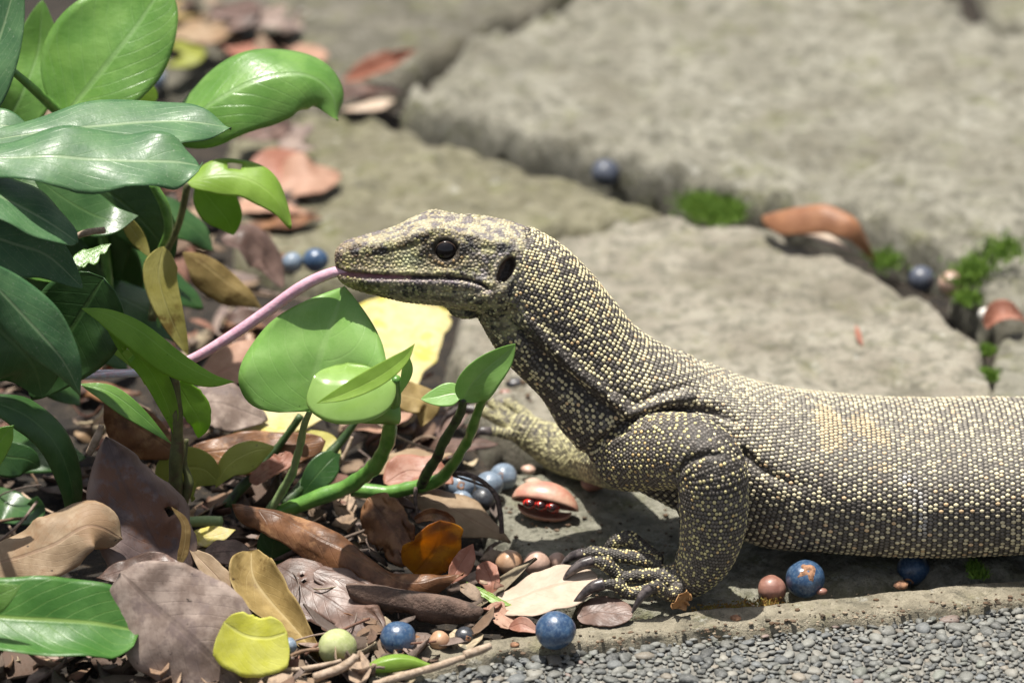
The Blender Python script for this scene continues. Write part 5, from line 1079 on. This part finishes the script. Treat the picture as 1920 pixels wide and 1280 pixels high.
for i in range(90):
    y = rs.uniform(420, 1290); x = rs.uniform(-60, np.interp(y, [300, 560, 700, 850, 1000, 1200, 1290], [540, 620, 760, 820, 880, 800, 640])); c = gz(x, y, rs.uniform(0, 0.008)); L = rs.uniform(0.012, 0.04); a = rs.uniform(0, 6.28)
    d = np.array([math.cos(a), math.sin(a), rs.normal(0, 0.3)]) * L; b_ = rs.normal(0, 0.18, 3) * L; tt = np.linspace(-.5, .5, 7)[:, None]
    Cc = c + d * tt + b_ * (0.25 - tt ** 2) * 2; v, f = tube_np(Cc, np.full(7, rs.uniform(0.0003, 0.0009)), 5, cap=False)
    VV.append(v); FF.append(np.array(f) + nb_); nb_ += len(v); CC.append(np.tile(palette[rs.randint(len(palette))] * rs.uniform(0.6, 1.3), (len(v), 1)))
k = NT('litter_fragment'); k.set(Base_Color=k.mix(k.math('MULTIPLY', k.ramp(k.noise(350, 4), 0.4, 0.7), 0.55), k.attr(), (0.07, 0.045, 0.03)), Roughness=0.75, Normal=k.bump(k.noise(600, 3), 0.6, 0.0008))
o = obj('leaf_litter', mesh_np('leaf_litter', np.concatenate(VV), np.concatenate(FF), True, None, np.concatenate(CC)), k.m)
o.modifiers.new('thick', 'SOLIDIFY').thickness = 0.0003
tag(o, 'small brown leaf fragments and crumbs covering the soil', 'leaf litter', None, 'stuff')
tw = [([(195, 690, 0.08), (215, 640, 0.08), (240, 600, 0.08)], 6, 'short pinkish twig standing among the dark shrub leaves'),
      ([(450, 1262, -0.13), (560, 1255, -0.13), (640, 1238, -0.13)], 5, 'dry twig lying below the yellow leaf'),
      ([(700, 1282, -0.14), (790, 1256, -0.135), (870, 1232, -0.128)], 7, 'pale straw lying along the gravel edge'),
      ([(870, 1228, -0.125), (895, 1218, -0.122), (918, 1208, -0.12)], 8, 'rusty twig end on the gravel beside the blue fruit'),
      ([(165, 850, -0.02), (180, 820, -0.02), (190, 798, -0.02)], 7, 'splintered stick end above the dark purple leaf'),
      ([(625, 890, 0.03), (645, 855, 0.035), (660, 820, 0.04)], 4, 'thin pale stalk between the vine petioles'),
      ([(700, 790, 0.06), (760, 825, 0.06), (830, 850, 0.06)], 3, 'thin brown stalk on the mauve leaf'),
      ([(590, 1270, -0.14), (640, 1252, -0.137), (670, 1234, -0.134)], 9, 'pale peeled stick beside the green fruit')]
for p_, r_, lb in tw:
    o = tube('twig', p_, [r_, r_ * 1.1, r_ * 0.8], M_TWIG, None, 20, 8, 3); tag(o, lb, 'twig')
# ------------------------------------------------------------------ fallen fruit, nuts and pod
def fruit_mat(name, c1, c2, scar, rough=0.35, bloom=None, amt=0.5, scale=55, coat=0.3):
    k = NT(name)
    c = k.mix(k.ramp(k.noise(130, 5, 0.65), 0.35, 0.68), c1, c2)
    if bloom is not None: c = k.mix(k.math('MULTIPLY', k.ramp(k.noise(650, 5, 0.75), 0.42, 0.66), 0.55), c, bloom)
    z = k.sep(k.coord('Generated'))
    f = k.math('ADD', k.noise(scale, 4, 0.6), k.math('MULTIPLY', k.math('SUBTRACT', z[2], 0.5), 0.12))
    c = k.mix(k.ramp(f, 0.80 - amt * 0.12, 0.84 - amt * 0.12), c, scar)
    c = k.mix(k.math('MULTIPLY', k.ramp(k.noise(700, 3, 0.7), 0.66, 0.72), 0.7), c, (0.16, 0.10, 0.06))
    k.set(Base_Color=c, Roughness=k.math('ADD', k.math('MULTIPLY', k.noise(250, 3), 0.3), rough - 0.12), Coat_Weight=coat, Coat_Roughness=0.25, Normal=k.bump(k.noise(420, 4, 0.6), 0.3, 0.0006))
    return k.m
F_BLUE = fruit_mat('fruit_blue', (0.016, 0.042, 0.10), (0.035, 0.085, 0.17), (0.42, 0.22, 0.12), 0.30, (0.13, 0.19, 0.26), 0.55)
F_DARKB = fruit_mat('fruit_dark_blue', (0.025, 0.033, 0.055), (0.055, 0.065, 0.09), (0.14, 0.11, 0.10), 0.5, (0.12, 0.13, 0.16), 0.4)
F_DULL = fruit_mat('fruit_dull_blue', (0.10, 0.14, 0.19), (0.17, 0.22, 0.29), (0.20, 0.14, 0.10), 0.45, (0.28, 0.33, 0.38), 0.3)
F_BLACK = fruit_mat('fruit_black', (0.012, 0.013, 0.018), (0.03, 0.033, 0.04), (0.10, 0.07, 0.05), 0.4, (0.06, 0.07, 0.08), 0.3)
F_NUT = fruit_mat('nut_tan', (0.36, 0.20, 0.11), (0.46, 0.29, 0.18), (0.25, 0.13, 0.07), 0.5, None, 0.3)
F_NUTP = fruit_mat('nut_pink', (0.40, 0.255, 0.19), (0.50, 0.34, 0.265), (0.30, 0.18, 0.12), 0.5, None, 0.3)
F_NUTR = fruit_mat('nut_red', (0.20, 0.085, 0.06), (0.30, 0.15, 0.11), (0.36, 0.24, 0.18), 0.5, None, 0.3)
F_GREEN = fruit_mat('fruit_green', (0.27, 0.31, 0.11), (0.40, 0.43, 0.20), (0.30, 0.27, 0.16), 0.7, (0.42, 0.43, 0.25), 0.2, coat=0)
M_CAL = simple_mat('calyx', (0.14, 0.07, 0.04), (0.38, 0.20, 0.11), 420, 0.85, 0.9, 900)
SV, SF = pebble_mesh(4)
def fruit(name, x, y, r, lab, mat, Y=None, z=0.0, cal=None, calr=1.0, cat='fruit', squash=0.95, group=None, stem=False):
    """x, y, r: centre and radius in the photo (px). It rests on ground height z unless a depth Y is given."""
    if Y is None:
        rr = r * PXM
        c = gz(x, y, z + rr * squash)
    else: c = at(x, y, Y); rr = r * PXM
    rr = r * KF * ((c - CAM) @ FWD)
    sd = int(x * 3 + y) % 97
    V = SV * (1 + 0.06 * vnoise(SV, 1.4, sd)[:, None] + 0.014 * vnoise(SV, 6, sd)[:, None])
    root = obj(name, mesh_np(name, V * np.array([rr, rr, rr * squash]), SF), mat)
    root.location = c; root.rotation_euler = (0, 0, random.uniform(0, 6.28))
    tag(root, lab, cat, group)
    if cal is not None:
        d = unit(np.array(cal)); ax = unit(np.cross(d, [0.3, 0.2, 1])); bx = np.cross(d, ax); th = np.linspace(0, 2 * math.pi, 16, endpoint=False)
        ring_ = []
        for q_, hgt in ((0.30, 0.955), (0.24, 1.03), (0.14, 0.99), (0.05, 0.97)) if calr < 1.2 else ((0.30, 0.85), (0.24, 0.945), (0.14, 1.01), (0.05, 1.03)):
            rad = q_ * calr * (1 + 0.06 * np.sin(5 * th + sd) + 0.35 * vnoise(np.c_[np.cos(th) * 1.3, np.sin(th) * 1.3, np.full(16, sd)], 1.0, sd)); ring_.append((d * hgt + np.cos(th)[:, None] * ax * rad[:, None] + np.sin(th)[:, None] * bx * rad[:, None]) * rr)
        V = np.concatenate(ring_ + [np.array([d * 0.96 * rr])]); F = [tuple(f) for f in gridfaces(4, 16, True)] + [(48 + j, 48 + (j + 1) % 16, 64) for j in range(16)]
        root.rotation_euler = (0, 0, 0)
        obj('calyx', mesh_np('calyx', V * np.array([1, 1, squash]), F), M_CAL, root)
    return root
fruit('blue_fruit', 1042, 1181, 37.5, 'shiny blue fruit with orange bruise on the kerb edge', F_BLUE, z=0.001)
fruit('blue_fruit', 747, 1196, 34, 'blue fruit with a brown calyx beside the bark and green fruit', F_BLUE, z=-0.002, cal=(0.1, -0.8, -0.25))
fruit('blue_fruit', 1510, 1085, 37, 'dark blue fruit with a ragged rusty top beside the red brown nut', F_BLUE, z=-0.004, cal=(0.1, -0.6, 0.8), calr=1.7)
fruit('blue_fruit', 1712, 1066, 31, 'blue fruit in the shade under the belly between two stones', F_BLUE, z=-0.012, cal=(-0.3, -0.8, -0.5))
fruit('blue_fruit', 944, 893, 26, 'dull blue fruit with a calyx beside the far forearm', F_DULL, z=-0.004, cal=(-0.2, -0.7, 0.4))
fruit('blue_fruit', 918, 908, 26, 'dull blue fruit touching the black fruit and its blue neighbour', F_DULL, z=-0.002)
fruit('blue_fruit', 862, 912, 26, 'dull blue fruit with a dark dimple beside the vine stem end', F_DULL, z=0.0, cal=(0.1, -0.7, 0.5))
fruit('blue_fruit', 866, 940, 22, 'small dull blue fruit on the tan leaf edge beside the black fruit', F_DULL, z=-0.002)
fruit('black_fruit', 906, 936, 23, 'black wrinkled fruit among the dull blue fruits', F_BLACK, z=-0.003)
fruit('blue_fruit', 592, 488, 24, 'glossy blue fruit behind the snout', F_BLUE, Y=0.23)
fruit('blue_fruit', 548, 492, 20, 'pale blue fruit behind the tongue beside a glossy blue one', F_DULL, Y=0.23)
fruit('blue_fruit', 1136, 325, 28, 'dark blue fruit lodged in the long joint of the path', F_DARKB, z=-0.006)
fruit('blue_fruit', 1728, 523, 26, 'dark grey blue fruit beside the pinkish nut in the path joint', F_DARKB, z=-0.006)
fruit('blue_fruit', 293, 148, 20, 'grey blue fruit behind the big glossy leaf', F_DULL, z=0.0)
fruit('blue_fruit', 541, 1210, 16, 'small pale blue fruit beside the bright yellow leaf', F_DULL, Y=-0.12)
fruit('nut', 955, 1054, 25, 'round tan nut beside a pinkish nut and the reddish leaf', F_NUT, z=0.0, cat='nut')
fruit('nut', 1007, 1056, 25, 'round pinkish nut between the tan nut and the claws', F_NUTP, z=0.0, cat='nut')
fruit('nut', 1044, 1052, 18, 'small pinkish nut right behind the claw tip', F_NUTP, z=0.0, cat='nut')
fruit('nut', 1447, 1104, 27, 'red brown nut beside the dark blue fruit on the kerb', F_NUTR, z=-0.006, cat='nut')
fruit('nut', 824, 1201, 19, 'small ochre nut with a stalk between blue fruit and dark seed', F_NUT, z=-0.002, cat='nut', squash=1.0)
fruit('seed', 871, 1192, 19, 'small shiny blackish seed beside the ochre nut', F_BLACK, z=-0.002, cat='seed', cal=(0.3, -0.7, 0.2))
fruit('nut', 1785, 532, 25, 'pinkish nut in the mossy path joint', F_NUTP, z=-0.006, cat='nut')
fruit('nut', 1848, 590, 14, 'white pebble like seed beside the pinkish nut', simple_mat('white_seed', (0.6, 0.57, 0.52), (0.7, 0.68, 0.62), 200, 0.5), z=-0.004, cat='seed')
fruit('green_fruit', 632, 1212, 36, 'fuzzy pale green fruit on the purple leaf', F_GREEN, Y=-0.115)
for i, (x, y, r, lb) in enumerate([(965, 718, 16, 'dark pebble on the stone under the neck'), (948, 738, 12, 'small brown pebble under the neck'), (990, 880, 12, 'pale pebble beside the far forearm'), (1000, 905, 14, 'cream pebble behind the open pod'), (1110, 905, 22, 'brown pebble in the shade under the chest'), (1380, 1158, 9, 'dark crumb of soil on the kerb'), (965, 1208, 7, 'dark crumb on the kerb beside the blue fruit'), (1540, 1108, 9, 'red brown crumb beside the dark blue fruit'), (1690, 1096, 12, 'rusty scrap under the shaded blue fruit')]):
    V = PV * (1 + 0.25 * vnoise(PV + i, 1.4, i)[:, None]) * r * PXM * np.array([1.2, 1, 0.7]); o = obj('pebble', mesh_np('pebble', V, PF), [F_BLACK, F_NUTR, F_NUTP, D_PALE, F_NUTR, M_CAL, M_CAL, F_NUTR, M_CAL][i]); o.location = gz(x, y, 0.001); tag(o, lb, 'pebble')
# split seed pod with red seeds
pod = empty('seed_pod'); c = gz(1022, 948, 0.0025); pod.location = c; pod.rotation_euler = (-0.55, 0.08, -0.22)
tag(pod, 'split pinkish brown pod showing shiny red seeds beneath the chest', 'seed pod')
M_POD = fruit_mat('pod_husk', (0.38, 0.16, 0.11), (0.47, 0.28, 0.19), (0.30, 0.12, 0.09), 0.5, None, 0.3)
k = NT('red_seed'); k.set(Base_Color=k.mix(k.ramp(k.noise(160, 3), 0.5, 0.58), (0.75, 0.03, 0.015), (0.03, 0.01, 0.01)), Roughness=0.2, Coat_Weight=0.6); M_RSEED = k.m
th = np.linspace(0.06 * math.pi, 1.0 * math.pi, 20); ph = np.linspace(0, math.pi, 30)
V = np.array([[-math.cos(p) * 0.0150, -0.0080 * math.sin(p) ** 0.7 * math.cos(t), 0.0105 * math.sin(p) ** (0.75 if p < 1.5 else 1.25) * math.sin(t)] for p in ph for t in th])
o = obj('husk', mesh_np('husk', V, gridfaces(30, 20)), M_POD, pod); m_ = o.modifiers.new('thick', 'SOLIDIFY'); m_.thickness = 0.0009
V = np.array([[-math.cos(p) * 0.0120, -0.0052 * math.sin(p) ** 0.7 * math.cos(t), 0.0055 * math.sin(p) ** 0.8 * math.sin(t)] for p in ph for t in np.linspace(-0.97 * math.pi, -0.30 * math.pi, 14)])
o = obj('husk', mesh_np('husk', V, gridfaces(30, 14)), M_POD, pod); o.location = (0, 0, -0.0008); m_ = o.modifiers.new('thick', 'SOLIDIFY'); m_.thickness = 0.0009
for sx in (-0.0062, -0.001, 0.0045):
    V = PV * np.array([0.0036, 0.0034, 0.0026]); o = obj('seed', mesh_np('seed', V, PF), M_RSEED, pod); o.location = (sx, -0.0058, -0.0006)
